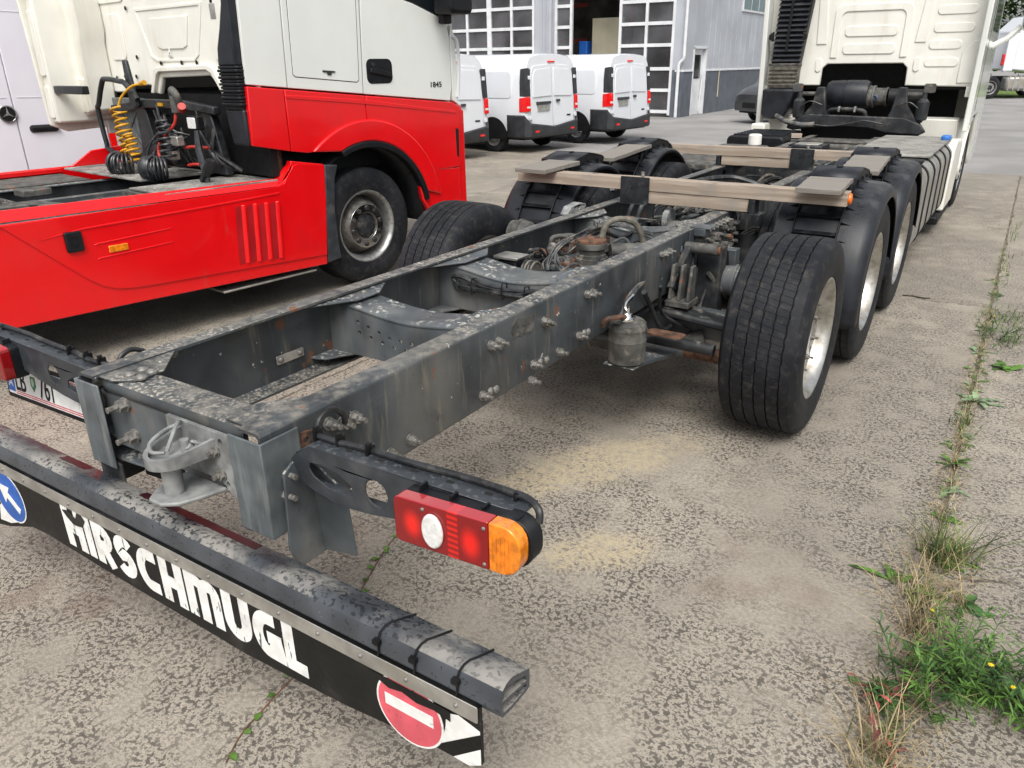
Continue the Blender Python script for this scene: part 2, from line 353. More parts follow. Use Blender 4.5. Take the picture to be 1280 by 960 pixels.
def wood(name, c, dark):
    g = N(name); b = g.b
    w = g.n.new('ShaderNodeTexWave'); w.wave_type = 'RINGS'; w.rings_direction = 'X'
    w.inputs['Scale'].default_value = 14; w.inputs['Distortion'].default_value = 5; w.inputs['Detail'].default_value = 3; w.inputs['Detail Scale'].default_value = 1.2
    g.l(g.vec((.14, 1, 1), (.3,.9,.35)), w.inputs['Vector'])
    f = g.noise(30, 4, (.06, 2, 2)); k = g.noise(5, 4, (1, 1, 1))
    col = g.mix(g.ramp(w.outputs['Fac'], .1, .9, 0, .55), c, dark)
    col = g.mix(g.ramp(f, .45, .7, 0, .5), col, dark)
    col = g.mix(g.ramp(k, .5, .75, 0, .5), col, (.20,.185,.17))
    kn = g.n.new('ShaderNodeTexVoronoi'); kn.inputs['Scale'].default_value = 3.2; g.l(g.vec((1,1.6,1.6)), kn.inputs['Vector'])
    col = g.mix(g.ramp(kn.outputs['Distance'], .06, .10, .85, 0), col, (.10,.05,.028))
    g.l(col, b.inputs['Base Color']); b.inputs['Roughness'].default_value = .75
    g.l(g.bump(f, .002), b.inputs['Normal']); return g.m
M['wood'] = wood('sawn_timber', (.38,.315,.25), (.22,.165,.12))
M['woodgrey'] = wood('weathered_plank', (.25,.23,.20), (.12,.105,.09))

def concrete(name, seed, base=(.366,.328,.268)):
    g = N(name); b = g.b
    big = g.noise(.45, 4, loc=(seed, 0, 0)); mid = g.noise(3.2, 3, loc=(seed*2, 3, 0)); fine = g.noise(60, 3, rough=.7)
    col = g.mix(g.ramp(big, .35, .65), tuple(x*.82 for x in base), tuple(x*1.1 for x in base))
    col = g.mix(g.ramp(mid, .4, .75, 0, .5), col, (.235,.21,.175))
    col = g.mix(g.ramp(fine, .35, .7, 0, .45), col, (.185,.165,.138))
    # drying rain spots: short dark flecks, thick in some places and absent in others
    sp1 = g.ramp(g.noise(64, 1.5, (.95, 1.0, 1), .55, dist=.35), .53, .555)
    sp2 = g.ramp(g.noise(130, 1, (1, 1, 1), .5, loc=(5,2,1)), .565, .595)
    sp = g.math('MAXIMUM', sp1, g.math('MULTIPLY', sp2, .8))
    dens = g.ramp(g.noise(1.1, 4, loc=(seed+4, 1, 0)), .28, .50)
    dens = g.math('MULTIPLY', dens, g.ramp(g.noise(5.5, 3, loc=(seed+8, 4, 0)), .32, .55, .25, 1))
    wet = g.math('MULTIPLY', sp, dens)
    x, y, z = g.xyz()
    # sandy dry residue spilled beside the rail
    def streak(cx, cy, ang, lx, ly):
        ca, sa = math.cos(R(ang)), math.sin(R(ang)); ux = g.math('SUBTRACT', x, cx); uy = g.math('SUBTRACT', y, cy)
        p = g.math('DIVIDE', g.math('ADD', g.math('MULTIPLY', ux, ca), g.math('MULTIPLY', uy, sa)), lx)
        q = g.math('DIVIDE', g.math('SUBTRACT', g.math('MULTIPLY', uy, ca), g.math('MULTIPLY', ux, sa)), ly)
        return g.math('SQRT', g.math('ADD', g.math('MULTIPLY', p, p), g.math('MULTIPLY', q, q)))
    rr = g.math('MINIMUM', streak(.42,1.85,56,.62,.20), streak(.76,1.22,40,.24,.15))
    rr = g.math('ADD', rr, g.math('MULTIPLY', g.math('SUBTRACT', g.noise(5, 3, rough=.65), .5), 1.5))
    sand = g.math('MULTIPLY', g.ramp(rr, .45, 1.25, 1, 0), g.ramp(g.noise(28, 3, rough=.7), .36, .6, .25, 1))
    col = g.mix(g.math('MULTIPLY', sand, .85), col, (.44,.37,.24))
    wet = g.math('MULTIPLY', wet, g.math('SUBTRACT', 1.0, g.math('MULTIPLY', sand, .8)))
    col = g.mix(g.math('MULTIPLY', wet, .80), col, (.058,.050,.042))
    # oil and rust tinted patches
    st = g.ramp(g.noise(1.7, 5, loc=(seed*3+1, 7, 2)), .62, .74)
    col = g.mix(g.math('MULTIPLY', st, .4), col, (.125,.075,.055))
    # hairline cracks
    v = g.n.new('ShaderNodeTexVoronoi'); v.feature = 'DISTANCE_TO_EDGE'; v.inputs['Scale'].default_value = .42
    mp = g.n.new('ShaderNodeVectorMath'); mp.operation = 'ADD'
    nn = g.n.new('ShaderNodeTexNoise'); nn.inputs['Scale'].default_value = 2.5; nn.inputs['Detail'].default_value = 3; g.l(g.vec(loc=(seed,0,0)), nn.inputs['Vector'])
    sc = g.n.new('ShaderNodeVectorMath'); sc.operation = 'SCALE'; sc.inputs['Scale'].default_value = .5; g.l(nn.outputs['Color'], sc.inputs[0])
    g.l(g.vec(loc=(seed,0,0)), mp.inputs[0]); g.l(sc.outputs[0], mp.inputs[1]); g.l(mp.outputs[0], v.inputs['Vector'])
    cr = g.ramp(v.outputs['Distance'], .0015, .005, 1, 0)
    cr = g.math('MULTIPLY', cr, g.ramp(g.noise(.8, 2, loc=(9,seed,0)), .56, .64))
    col = g.mix(g.math('MULTIPLY', cr, .8), col, (.06,.05,.04))
    g.l(col, b.inputs['Base Color'])
    g.l(g.ramp(wet, 0, 1, .85, .55), b.inputs['Roughness']); b.inputs['Specular IOR Level'].default_value = .35
    g.l(g.bump(g.noise(110, 3, rough=.75), .005), b.inputs['Normal']); return g.m
M['concrete'] = [concrete('concrete_slab_%s' % 'abc'[i], 1.3*i+.4) for i in range(3)]
M['asphalt'] = mat('grey_asphalt', (.27,.262,.255), .9, 0, var=.12, vs=.5, spec=.3, layers=[dict(c=(.17,.165,.16), s=55, d=3, lo=.45, hi=.65, amt=.5), dict(c=(.40,.39,.37), s=90, d=2, lo=.58, hi=.66, amt=.6)], bump=(110,.006))
M['joint'] = mat('joint_soil', (.17,.14,.10), .95, 0, var=.3, vs=12, bump=(60,.01))

def tyremat(name, dusty):
    g = N(name); b = g.b
    x, y, z = g.xyz(); n = g.n.new('ShaderNodeMath'); n.operation = 'ARCTAN2'; g.l(y, n.inputs[0]); g.l(z, n.inputs[1])
    ang = n.outputs[0]
    rad = g.math('SQRT', g.math('ADD', g.math('MULTIPLY', y, y), g.math('MULTIPLY', z, z)))
    a = g.math('MULTIPLY', ang, 96/(2*math.pi)*1.0)
    ax = g.math('ADD', a, g.math('MULTIPLY', x, 6.0))
    fr = g.math('FRACT', ax)
    sipe = g.ramp(g.math('ABSOLUTE', g.math('SUBTRACT', fr, .5)), .05, .09, 1, 0)
    tread = g.ramp(rad, .489, .494)
    inner = g.ramp(g.math('ABSOLUTE', x), .105, .115, 1, 0)
    sipe = g.math('MULTIPLY', g.math('MULTIPLY', sipe, tread), inner)
    rings = g.math('MULTIPLY', g.math('SINE', g.math('MULTIPLY', rad, 420)), g.ramp(rad, .47, .46, 1, 0))
    dirt = g.noise(4, 5)
    col = g.mix(g.ramp(dirt, .4, .7), (.009,.010,.013), (.021,.022,.026))
    col = g.mix(g.ramp(g.noise(22, 6, rough=.7), .48, .75, 0, dusty), col, (.17,.15,.12))
    col = g.mix(g.math('MULTIPLY', sipe, .4), col, (.006,.006,.006))
    g.l(col, b.inputs['Base Color']); b.inputs['Roughness'].default_value = .62; b.inputs['Specular IOR Level'].default_value = .22
    h = g.math('SUBTRACT', g.math('MULTIPLY', rings, .12), sipe)
    h = g.math('ADD', h, g.math('MULTIPLY', g.noise(90, 3), .25))
    g.l(g.bump(h, .0022), b.inputs['Normal']); return g.m
M['tyre'] = tyremat('tyre_rubber', .22); M['tyredusty'] = tyremat('tyre_rubber_dusty', .4)

# ---------------------------------------------------------------- ground
ground = B().box(-400, 400, -300, 700, -.6, -.03).obj('ground', M['asphalt'], kind='structure')
B().add([(-60,14.42,-.012),(60,14.42,-.012),(60,120,-.012),(-60,120,-.012)], [(0,1,2,3)]).obj('asphalt_yard', M['asphalt'], kind='structure')
yard = B().add([(-19,-11,-.006),(13,-11,-.006),(13,14.42,-.006),(-19,14.42,-.006)], [(0,1,2,3)]).obj('concrete_yard', M['joint'], kind='structure')
xs = [-18.47,-15.08,-11.69,-8.30,-4.91,-1.51,1.885,5.28,8.67,12.06]; ys = [-10.6,-2.0,5.70,10.6,14.4]
for i in range(len(xs)-1):
    for j in range(len(ys)-1):
        g = .006 if i in (5,6) else .004
        b = B(); x0, x1, y0, y1 = xs[i]+g, xs[i+1]-g, ys[j]+.005, ys[j+1]-.005
        # slightly uneven edges
        rr = random.Random(i*31+j); pts = []
        def edge(ax, ay, bx, by):
            for k in range(24):
                t = k/24; e = rr.uniform(0, .006) + (rr.uniform(.004, .022) if rr.random() < .12 else 0)
                px, py = ax+(bx-ax)*t, ay+(by-ay)*t; cx, cy = (x0+x1)/2, (y0+y1)/2
                if ay == by: py += e*(1 if cy > py else -1)
                else: px += e*(1 if cx > px else -1)
                pts.append((px, py))
        edge(x0,y0,x1,y0); edge(x1,y0,x1,y1); edge(x1,y1,x0,y1); edge(x0,y1,x0,y0)
        b.prism(pts, 'z', -.025, 0)
        b.obj('concrete_slab', M['concrete'][(i+j*2) % 3], yard, bev=.004, seg=1)
# ================================================================ workshop building
WB = thing('workshop_building', 'grey clad workshop with tall glazed sectional doors and dark plinth', 'building')
YF, XC = 26.2, -8.72
def pane_mat(): return M['glass']
# front wall pieces: piers between the doors, lintel above
for x0, x1 in ((-24,-19.1),(-14.78,-14.05),(-9.12,XC-.002)):
    B().box(x0,x1,YF,YF+.35,1.55,4.6).obj('front_pier', M['clad'], WB)
    B().box(x0,x1,YF-.01,YF+.35,-.02,1.52).obj('front_plinth', M['plinth'], WB)
B().box(-24,XC,YF,YF+.35,4.6,7.2).obj('front_lintel', M['clad'], WB)
for x in (-14.45,-14.3,-14.2): B().box(x-.02,x+.02,YF-.03,YF,0,4.6).obj('pier_rib', M['clad'], WB)
def sectional(x0, x1, ncol, ypl=YF+.05):
    D = thing('sectional_door', None, None, parent=WB)
    w = (x1-x0)/ncol; zs = [.08,.17,.89,1.60,2.37,3.07,3.78,4.5]
    for i in range(ncol+1):
        B().box(x0+i*w-.05,x0+i*w+.05,ypl-.05,ypl+.05,.05,4.55).obj('stile', M['whiteframe'], D)
    for z in zs[1:]:
        B().box(x0+.05,x1-.05,ypl-.045,ypl+.045,z-.055,z+.055).obj('rail', M['whiteframe'], D)
    for i in range(ncol):
        for k in range(1, len(zs)-1):
            tilt = rnd.uniform(-.006,.006)
            B().add([(x0+i*w+.05,ypl+tilt,zs[k]+.055),(x0+(i+1)*w-.05,ypl-tilt,zs[k]+.055),(x0+(i+1)*w-.05,ypl-tilt,zs[k+1]-.055),(x0+i*w+.05,ypl+tilt,zs[k+1]-.055)],[(0,1,2,3)]).obj('pane', M['doorglass'], D)
    return D
sectional(-19.0,-16.95,2); sectional(-16.85,-14.85,2)
sectional(-14.0,-13.35,1, YF+.3); sectional(-11.2,-9.17,2)
# interior seen through the glass and the open bay
B().box(-24,XC-.3,34,34.2,-.02,6).obj('inner_wall', M['interior'], WB)
B().box(-24,-23.8,26.6,34,-.02,6).obj('inner_wall', M['interior'], WB)
B().box(-24,XC-.3,26.6,34,5.6,5.7).obj('inner_ceiling', M['interior'], WB)
for x in (-18.2,-15.8,-12.1,-10.4):
    B().box(x-.08,x+.08,29,29.16,0,5.6).obj('steel_column', M['redsteel'], WB)
for z in (2.6,3.9): B().box(-20,-14,29,29.1,z,z+.14).obj('steel_beam', M['redsteel'], WB)
B().box(-13.1,-11.75,27.7,27.9,.2,3.4).obj('beige_locker', M['beige'], WB, bev=.02)
B().box(-13.55,-13.2,27.5,27.9,.2,2.6).obj('blue_locker', M['blue'], WB, bev=.02)
B().box(-11.65,-11.3,27.3,27.6,.0,3.2).obj('post_lift', M['darksteel'], WB, bev=.03)
# side wall with ribs, plinth, sill, door and high window
B().box(XC-.3,XC-.003,YF+.352,27.1,1.55,7.2).obj('side_wall', M['clad'], WB); B().box(XC-.3,XC,28.45,58,1.55,7.2).obj('side_wall', M['clad'], WB)
B().box(XC-.3,XC,27.1,28.45,2.28,7.2).obj('side_wall', M['clad'], WB)
for a, c_ in ((YF,27.1),(28.45,58)):
    B().box(XC-.3,XC+.012,a-.005 if a == YF else a,c_,-.02,1.49).obj('side_plinth', M['plinth'], WB)
    B().box(XC-.3,XC+.04,a-.02 if a == YF else a,c_,1.49,1.555).obj('sill', M['whiteframe'], WB, bev=.008)
for k in range(40): B().box(XC,XC+.012,28.6+.62*k,28.63+.62*k,1.56,7.2).obj('cladding_seam', M['clad'], WB)
for z in (2.9, 4.3): B().box(XC,XC+.003,28.5,58,z,z+.012).obj('cladding_seam', M['clad'], WB)
DR = thing('side_door', None, None, parent=WB)
B().box(XC-.16,XC-.10,27.16,28.40,.0,2.25).obj('leaf', M['whiteframe'], DR)
B().box(XC-.099,XC-.09,27.40,28.15,1.25,2.05).obj('pane', M['glass'], DR)
for a, c_ in ((27.1,27.18),(28.37,28.45)): B().box(XC-.14,XC+.03,a,c_,0,2.28).obj('jamb', M['whiteframe'], DR)
B().box(XC-.14,XC+.03,27.1,28.45,2.25,2.33).obj('head', M['whiteframe'], DR)
B().cyl((XC-.09,28.25,.1),(XC-.02,28.25,1.45),.03,8).obj('handle_bar', M['whiteframe'], DR)
WN = thing('high_window', None, None, parent=WB)
B().box(XC+.004,XC+.05,32.1,40.2,3.66,5.3).obj('frame', M['whiteframe'], WN)
for k in range(8): B().box(XC+.05,XC+.056,32.2+k,33.12+k,3.74,5.2).obj('pane', M['glasspale'], WN)
B().cyl((XC+.05,26.08,2.0),(XC+.05,26.08,7.1),.055,14).tube(spline([(XC+.05,26.08,2.0),(XC+.03,26.08,1.9),(XC-.10,26.06,1.75),(XC-.12,26.06,1.6)],5),.055,14).cyl((XC-.12,26.06,1.62),(XC-.12,26.06,.0),.055,14).obj('downpipe', M['whiteframe'], WB)
B().cyl((XC+.04,29.9,.55),(XC+.04,29.9,1.48),.022,8).obj('cable_duct', M['beige'], WB)
B().box(-24.2,XC+.2,YF-.2,58.2,7.2,7.4).obj('roof', M['plinth'], WB)
# ================================================================ long bare chassis truck
T = thing('chassis_truck', 'long bare grey truck chassis with cream cab, twin rear fenders and lettered rear bumper', 'truck')
XO, ZT, HT = .411, .945, .30
YE = 9.3
def bolt_mesh():
    b = B(); b.cyl((0,0,0),(.005,0,0),.0165,14); b.cyl((.005,0,0),(.019,0,0),.0135,6); b.cyl((.019,0,0),(.040,0,0),.0068,8)
    return b.mesh('bolt')
BM = bolt_mesh()
def rivet_mesh():
    b = B(); b.lathe([(0,.0135),(.004,.013),(.008,.009),(.010,.0)], (0,0,0), 'x', 12); return b.mesh('rivet')
RM = rivet_mesh()
def bolt(parent, x, y, z, d=1, me=None, s=1.0, name='bolt'):
    s *= 1.2
    return mk(name, me or BM, M['bolt'], parent, loc=(x,y,z), rot=(rnd.uniform(0,6),0,0) if d > 0 else (0,0,math.pi), scale=(s,s,s))
# C-section rails, open inwards
def rail(sgn):
    t, fl, r = .009, .082, .014
    o = XO
    sec = [(o-fl, ZT)] + [(o-r+r*math.sin(R(a)), ZT-r+r*math.cos(R(a))) for a in (0,22,45,67,90)] + \
          [(o-r+r*math.cos(R(a)), ZT-HT+r-r*math.sin(R(a))) for a in (0,22,45,67,90)] + [(o-fl, ZT-HT), (o-fl, ZT-HT+t), (o-t-.008, ZT-HT+t), (o-t, ZT-HT+t+.008), (o-t, ZT-t-.008), (o-t-.008, ZT-t), (o-fl, ZT-t)]
    sec = [(x*sgn, z) for x, z in sec]
    rows = []
    ysn = [0.0] + [.25*k for k in range(1, 38)]
    b = B(); n = len(sec); vs = []
    for y in ysn:
        for x, z in sec: vs.append((x + rnd.uniform(-.0008,.0008), y, z + rnd.uniform(-.0008,.0008)))
    fs = [(i*n+k, i*n+(k+1) % n, (i+1)*n+(k+1) % n, (i+1)*n+k) for i in range(len(ysn)-1) for k in range(n)]
    fs += [tuple(range(n)), tuple((len(ysn)-1)*n+k for k in reversed(range(n)))]
    b.add(vs, fs); return b.obj('frame_rail', M['frame'], T)
RR = rail(1); RL = rail(-1)
for y, z in [(1.009,.871),(1.059,.868),(.553,.695),(.457,.687),(.951,.698),(1.381,.856),(1.395,.846),(1.279,.640),(1.499,.691),(1.736,.878),(1.788,.872),(1.672,.709),(.227,.885),(.276,.868),(.323,.866),(.056,.813),(.046,.755),(1.297,.702)]:
    bolt(RR, XO, y, z)
for y, z in [(1.002,.695),(1.038,.691),(1.352,.694),(1.402,.687),(1.725,.706),(1.762,.701),(.07,.70)]:
    bolt(RR, XO, y, z, me=RM, name='rivet')
# rows of bolts on the suspension section of the right rail
for k in range(9): bolt(RR, XO+.009, 3.02+.065*k, .905, s=.9)
for k in range(6): bolt(RR, XO+.009, 3.05+.085*k, .835 + .02*(k % 2), s=.9)
for k in range(5): bolt(RR, XO+.009, 3.0+.10*k, .775 - .02*(k % 2), s=.95)
for k in range(4): bolt(RR, XO+.009, 3.25+.09*k, .70, s=.9)
for k in range(3): bolt(RR, XO, 2.55+.05*k, .885, s=.9)
B().prism([(2.93,.945),(3.62,.945),(3.62,.80),(3.5,.66),(3.0,.645),(2.93,.72)], 'x', XO, XO+.009).obj('rail_doubler', M['frame'], T, bev=.002)
# weld patches where the paint was ground away
for ya, yb, za, zb in ((1.15,1.305,.845,.915),(.045,.16,.858,.905)):
    pts = []
    for i in range(22):
        a = 2*math.pi*i/22; k = rnd.uniform(.82,1.1)
        u = max(-1, min(1, 1.35*math.cos(a)))*k; w = max(-1, min(1, 1.35*math.sin(a)))*k
        cy = (ya+yb)/2 + u*(yb-ya)/2; pts.append((cy, (za+zb)/2 + w*(zb-za)/2 - (cy-(ya+yb)/2)*.12))
    B().prism(pts, 'x', XO-.001, XO+.0035, holes=[circ((ya+yb)/2+dy, (za+zb)/2-.004-dy*.12, .009, 10) for dy in (-.04,0,.04)]).obj('weld_patch', M['rust'] if ya < 1 else M['dusty'], RR)
# holes and small plates in the left web
b = B().prism(rrect(.725,.862,.722,.758,.006), 'x', -.4015, -.396); b.obj('identification_plate', M['alutrim'], RL, bev=.001)
for y in (.745,.842): bolt(RL, -.396, y, .74, 1, RM, .8, 'rivet')
# cross members with saddle-shaped upper edge
def saddle(x, top, dip): return top - dip*math.cos(math.pi*x/.74)**2 if abs(x) < .37 else top
def cross_member(y0, y1, top, bot, dip, holes, m):
    cm = thing('cross_member', None, None, parent=T)
    xs_ = [-.40 + .80*i/28 for i in range(29)]
    poly = [(x, saddle(x, top, dip)-.012) for x in xs_] + [(x, bot) for x in reversed(xs_)]
    B().prism(poly, 'y', y0, y0+.009, holes=holes).obj('web', m, cm)
    b = B(); rows = []
    prof = [(y0+.0005, -.014), (y0+.004, -.006), (y0+.012, 0), (y1-.012, 0), (y1-.003, -.006), (y1, -.014), (y1, -.05)]
    for x in xs_: rows.append([(x, y, saddle(x, top, dip)+dz) for y, dz in prof])
    b.grid(rows); b.obj('top_flange', m, cm, solid=.007)
    for s in (-1, 1):     # folded gusset riveted to the rail
        g = B(); zt = top + .004
        g.prism([(s*.402, y0-.16), (s*.402, y1+.14), (s*.355, y1+.14), (s*.25, y1-.02), (s*.25, y0+.02), (s*.355, y0-.16)], 'z', zt+.004, zt+.011)
        go = g.obj('gusset', m, cm, bev=.002)
        for (dx, dy) in ((.30, .04), (.30, .11)):
            mk('rivet', RM, M['rust'], go, loc=(s*dx, y0+dy, zt+.011), rot=(0, -math.pi/2, 0))
        g = B().prism([(s*.402, y0-.12), (s*.402, y1+.10), (s*.34, y1+.08), (s*.27, y1-.03), (s*.27, y0+.03), (s*.34, y0-.10)], 'z', bot-.008, bot)
        g.obj('gusset', m, cm, bev=.002)
    return cm
h2 = [circ(-.24+.055*k, .845-.012*min(k,3) - .002*k, .0085, 10) for k in range(9)] + [circ(-.235+.06*k, .80-.011*min(k,3), .0085, 10) for k in range(8)]
cross_member(1.02, 1.19, .915, .70, .03, h2, M['frame_plain'])
h3 = [circ(-.22+.055*k, .822, .0095, 10) for k in range(9)]
cross_member(1.75, 1.97, .915, .70, .038, h3, M['frame_plain'])
cross_member(3.12, 3.28, .915, .72, .05, [], M['frame_plain'])
cross_member(4.35, 4.5, .93, .70, .03, [], M['frame'])
h5 = [circ(-.30+.07*k, .86-.05*(k % 2)+.0*k, .009, 8) for k in range(9)] + [circ(-.25+.08*k, .75, .009, 8) for k in range(7)]
cross_member(6.25, 6.36, .94, .60, .0, h5, M['darksteel'])
cross_member(7.6, 7.72, .93, .70, .04, [], M['darksteel'])

# tail end: rear cross member, folded posts, tow jaw
rc = thing('rear_cross_member', None, None, parent=T)
b = B(); xs_ = [-.32 + .64*i/24 for i in range(25)]
def rearbot(x): return .735 if x > -.1 else .735 + 0*x
poly = [(x, .918) for x in xs_] + [(x, .72) for x in reversed(xs_)]
b.prism(poly, 'y', .022, .034); b.obj('web', M['frame_plain'], rc)
b = B(); rows = []
for x in xs_: rows.append([(x, y, z) for y, z in [(.0215,.895),(.0225,.915),(.028,.925),(.040,.930),(.125,.930),(.137,.925),(.142,.912),(.142,.86)]])
b.grid(rows); b.obj('top_flange', M['frame'], rc, solid=.007)
for (x0, x1) in ((.402, .22),):
    pass
# upper horizontal gusset left and right with rivets
for s in (-1, 1):
    g = B().prism([(s*.402,.03),(s*.402,.33),(s*.385,.33),(s*.20,.15),(s*.20,.06),(s*.26,.018),(s*.36,.018)], 'z', .934, .941) if s < 0 else B().prism([(.402,.02),(.402,.30),(.33,.26),(.24,.14),(.24,.03)], 'z', .934, .9405)
    go = g.obj('gusset', M['frame'], rc, bev=.002)
    if s < 0:
        for x, y in ((-.25,.07),(-.20+.0,.075),(-.255,.115),(-.215,.12)): mk('rivet', RM, M['bolt'], go, loc=(x,y,.9405), rot=(0,-math.pi/2,0), scale=(1.3,1.3,1.3))
g = B().prism([(-.402,.03),(-.402,.16),(-.36,.15),(-.25,.12),(-.25,.03),(-.33,.02)], 'z', .735, .742); g.obj('gusset', M['frame_plain'], rc, bev=.002)
for y, z in ((.05,.90),(.11,.90),(.19,.902),(.25,.905),(.31,.91)): bolt(RL, -XO+.0095, y, z, 1, RM, 1.3, 'rivet')
for y, z in ((.075,.86),(.085,.81),(.10,.765)): bolt(RL, -XO+.0095, y, z, 1, RM, 1.6, 'rivet')
for x, z in ((-.215,.875),(-.20,.775)):
    mk('bolt', BM, M['bolt'], rc, loc=(x,.0215,z), rot=(0,0,-math.pi/2), scale=(1.5,1.4,1.4))
for s in (-1, 1):
    p = thing('tail_post', None, None, parent=T)
    b = B(); xi, xo_ = s*.295, s*(XO+.011)
    # rear face and outer/inner return folded from one plate
    lip = [(xi, -.012), (xo_, -.012), (xo_, .115), (xo_-s*.007, .115), (xo_-s*.007, -.005), (xi, -.005)]
    b.prism(lip if s > 0 else lip[::-1], 'z', .645, .925); b.obj('plate', M['zplate'], p, bev=.004, seg=2)
    # lower extension of the left post / box foot
    if s < 0:
        b = B(); b.prism([(-.405,-.002),(-.285,-.002),(-.285,.006),(-.397,.006),(-.397,.13),(-.405,.13)], 'z', .545, .66); b.obj('plate', M['darksteel'], p, bev=.002)
        b = B(); b.prism([(-.39,.01),(-.16,.03),(-.16,.14),(-.39,.14)], 'z', .66, .668); b.obj('plate', M['frame_plain'], p, bev=.002)
        b = B(); b.prism([(-.39,.668),(-.165,.668),(-.165,.575),(-.24,.545),(-.39,.535)], 'y', .125, .133); b.obj('plate', M['darksteel'], p, bev=.002)
# hangers carrying the bumper beam
for s in (-1, 1):
    b = B(); x0 = s*(XO+.020)
    b.prism([(.035,.825),(.065,.845),(.125,.845),(.145,.60),(.15,.53),(.05,.53),(.022,.60)], 'x', x0, x0+s*.008)
    b.hexa([(x0,.142,.53),(x0+s*.125,.142,.555),(x0+s*.125,.150,.555),(x0,.150,.53)], [(x0,.117,.84),(x0+s*.125,.125,.765),(x0+s*.125,.133,.765),(x0,.125,.84)])
    b.obj('bumper_hanger', M['frame_plain'], T, bev=.002)
# tow jaw
J = thing('tow_jaw', None, None, parent=T)
cx = .135
b = B(); b.prism([(cx-.13,.90),(cx+.135,.90),(cx+.135,.705),(cx+.075,.755),(cx-.06,.755),(cx-.13,.80)], 'y', .006, .020,
          holes=[circ(cx+.10,.872,.010,10,.014), circ(cx+.105,.745,.010,10,.014), circ(cx-.10,.86,.010,10)])
b.obj('mounting_plate', M['galv'], J, bev=.002)
for x, z in ((cx+.075,.845),(cx+.085,.775)): mk('bolt', BM, M['bolt'], J, loc=(x,.006,z), rot=(0,0,-math.pi/2), scale=(.7,1.2,1.2))
# upper lip: tapering tray with raised rim
def jawshape(w, y1):
    return [(cx+w,.006)] + [(cx + w*.86*math.cos(R(a)), y1 + .07 + .085*-math.sin(R(a))) for a in range(0, 181, 15)] + [(cx-w,.006)]
b = B(); b.prism(jawshape(.072, -.125), 'z', .838, .848); b.obj('upper_lip', M['galv'], J, bev=.003)
b = B(); o_, i_ = jawshape(.078, -.130), jawshape(.066, -.118)
for k in range(len(o_)-1):
    h0, h1 = .880-.12*max(0, .006-o_[k][1]), .880-.12*max(0, .006-o_[k+1][1])
    b.hexa([(*o_[k],.832),(*o_[k+1],.832),(*i_[k+1],.832),(*i_[k],.832)], [(*o_[k],h0),(*o_[k+1],h1),(*i_[k+1],h1),(*i_[k],h0)])
b.obj('lip_rim', M['galv'], J)
b = B(); b.tube(spline([(cx-.05,.0,.898),(cx-.055,-.05,.893),(cx-.045,-.10,.880),(cx-.01,-.12,.872),(cx+.015,-.10,.868)], 6), .0055, 8)
b.tube(spline([(cx-.055,.0,.90),(cx-.02,-.03,.915),(cx+.0,-.06,.90),(cx+.0,-.085,.862)], 6), .006, 8); b.obj('grab_handle', M['galv'], J)
b = B(); b.cyl((cx+.03,-.05,.85),(cx+.03,-.05,.89),.012,10); b.cyl((cx+.05,-.03,.85),(cx+.045,-.05,.875),.009,8); b.tube(spline([(cx+.02,-.02,.86),(cx+.05,-.04,.885),(cx+.06,-.02,.87)],5),.005,6); b.obj('latch', M['galv'], J)
b = B(); b.cyl((cx+.0,-.085,.735),(cx+.0,-.085,.842),.026,20); b.obj('pin', M['galv'], J)
b = B(); low = [(cx+.10,.004),(cx+.085,-.05),(cx+.06,-.115),(cx+.02,-.145),(cx-.03,-.145),(cx-.065,-.10),(cx-.075,.004)]
rows = []
for k in range(7):
    t = k/6; rows.append([(cx+(x-cx)*(1-.05*t), y*(1-t)+.004*t, .742 - .012*(y < -.1) + .018*t*t*(1 if y > -.05 else .0)) for x, y in low])
b.prism(low, 'z', .728, .740); b.obj('lower_lip', M['galv'], J, bev=.004)

# bumper: extruded beam, aluminium strip, hanging panel with print
prof = [(.0,.600),(-.062,.6285),(-.074,.631),(-.090,.629),(-.103,.621),(-.110,.607),(-.114,.572),(-.108,.568),(-.105,.552),(-.07,.546),(-.01,.546),(0,.55)]
inn1 = [(-.012,.590),(-.05,.607),(-.085,.619),(-.096,.612),(-.102,.600),(-.105,.594),(-.012,.576)]
inn2 = [(-.012,.568),(-.105,.585),(-.105,.573),(-.100,.562),(-.07,.556),(-.012,.556)]
b = B(); b.prism(prof, 'x', -1.2, 1.2, holes=[inn1, inn2]); BEAM = b.obj('bumper_beam', M['beam'], T, ang=30)
for x0, x1, ya, yb in ((-.60,-.45,-.005,-.044),(-.16,.36,-.005,-.044)):
    B().add([(x0,ya,.6035),(x1,ya,.6035),(x1+.02,yb,.6214),(x0+.02,yb,.6214)], [(0,1,2,3)]).obj('red_film', M['redfilm'], BEAM)
for x in (.885, .99, 1.105):
    loop = [(x+.01*k/len(prof), y*1.03-.0005, .588+(z-.588)*1.04) for k, (y, z) in enumerate(prof)]
    loop = [(x, .003, .601)] + [(x-.012*math.sin(k*.4), y-.003, z+.002) for k, (y, z) in enumerate(prof[1:7])] + [(x-.02,-.119,.545),(x-.018,-.119,.515)]
    B().tube(loop, .003, 6).box(x-.022, x-.004, -.124, -.112, .598, .61).obj('cable_tie', M['black'], BEAM)
b = B(); b.prism(rrect(-1.2,1.148,.519,.563,.004,2), 'y', -.122, -.1195); STRIP = b.obj('aluminium_strip', M['alutrim'], T, bev=.0006)
for k in range(17): mk('rivet', RM, M['alutrim'], STRIP, loc=(-1.1+k*.137, -.122, .541), rot=(0,0,-math.pi/2), scale=(.5,.42,.42))
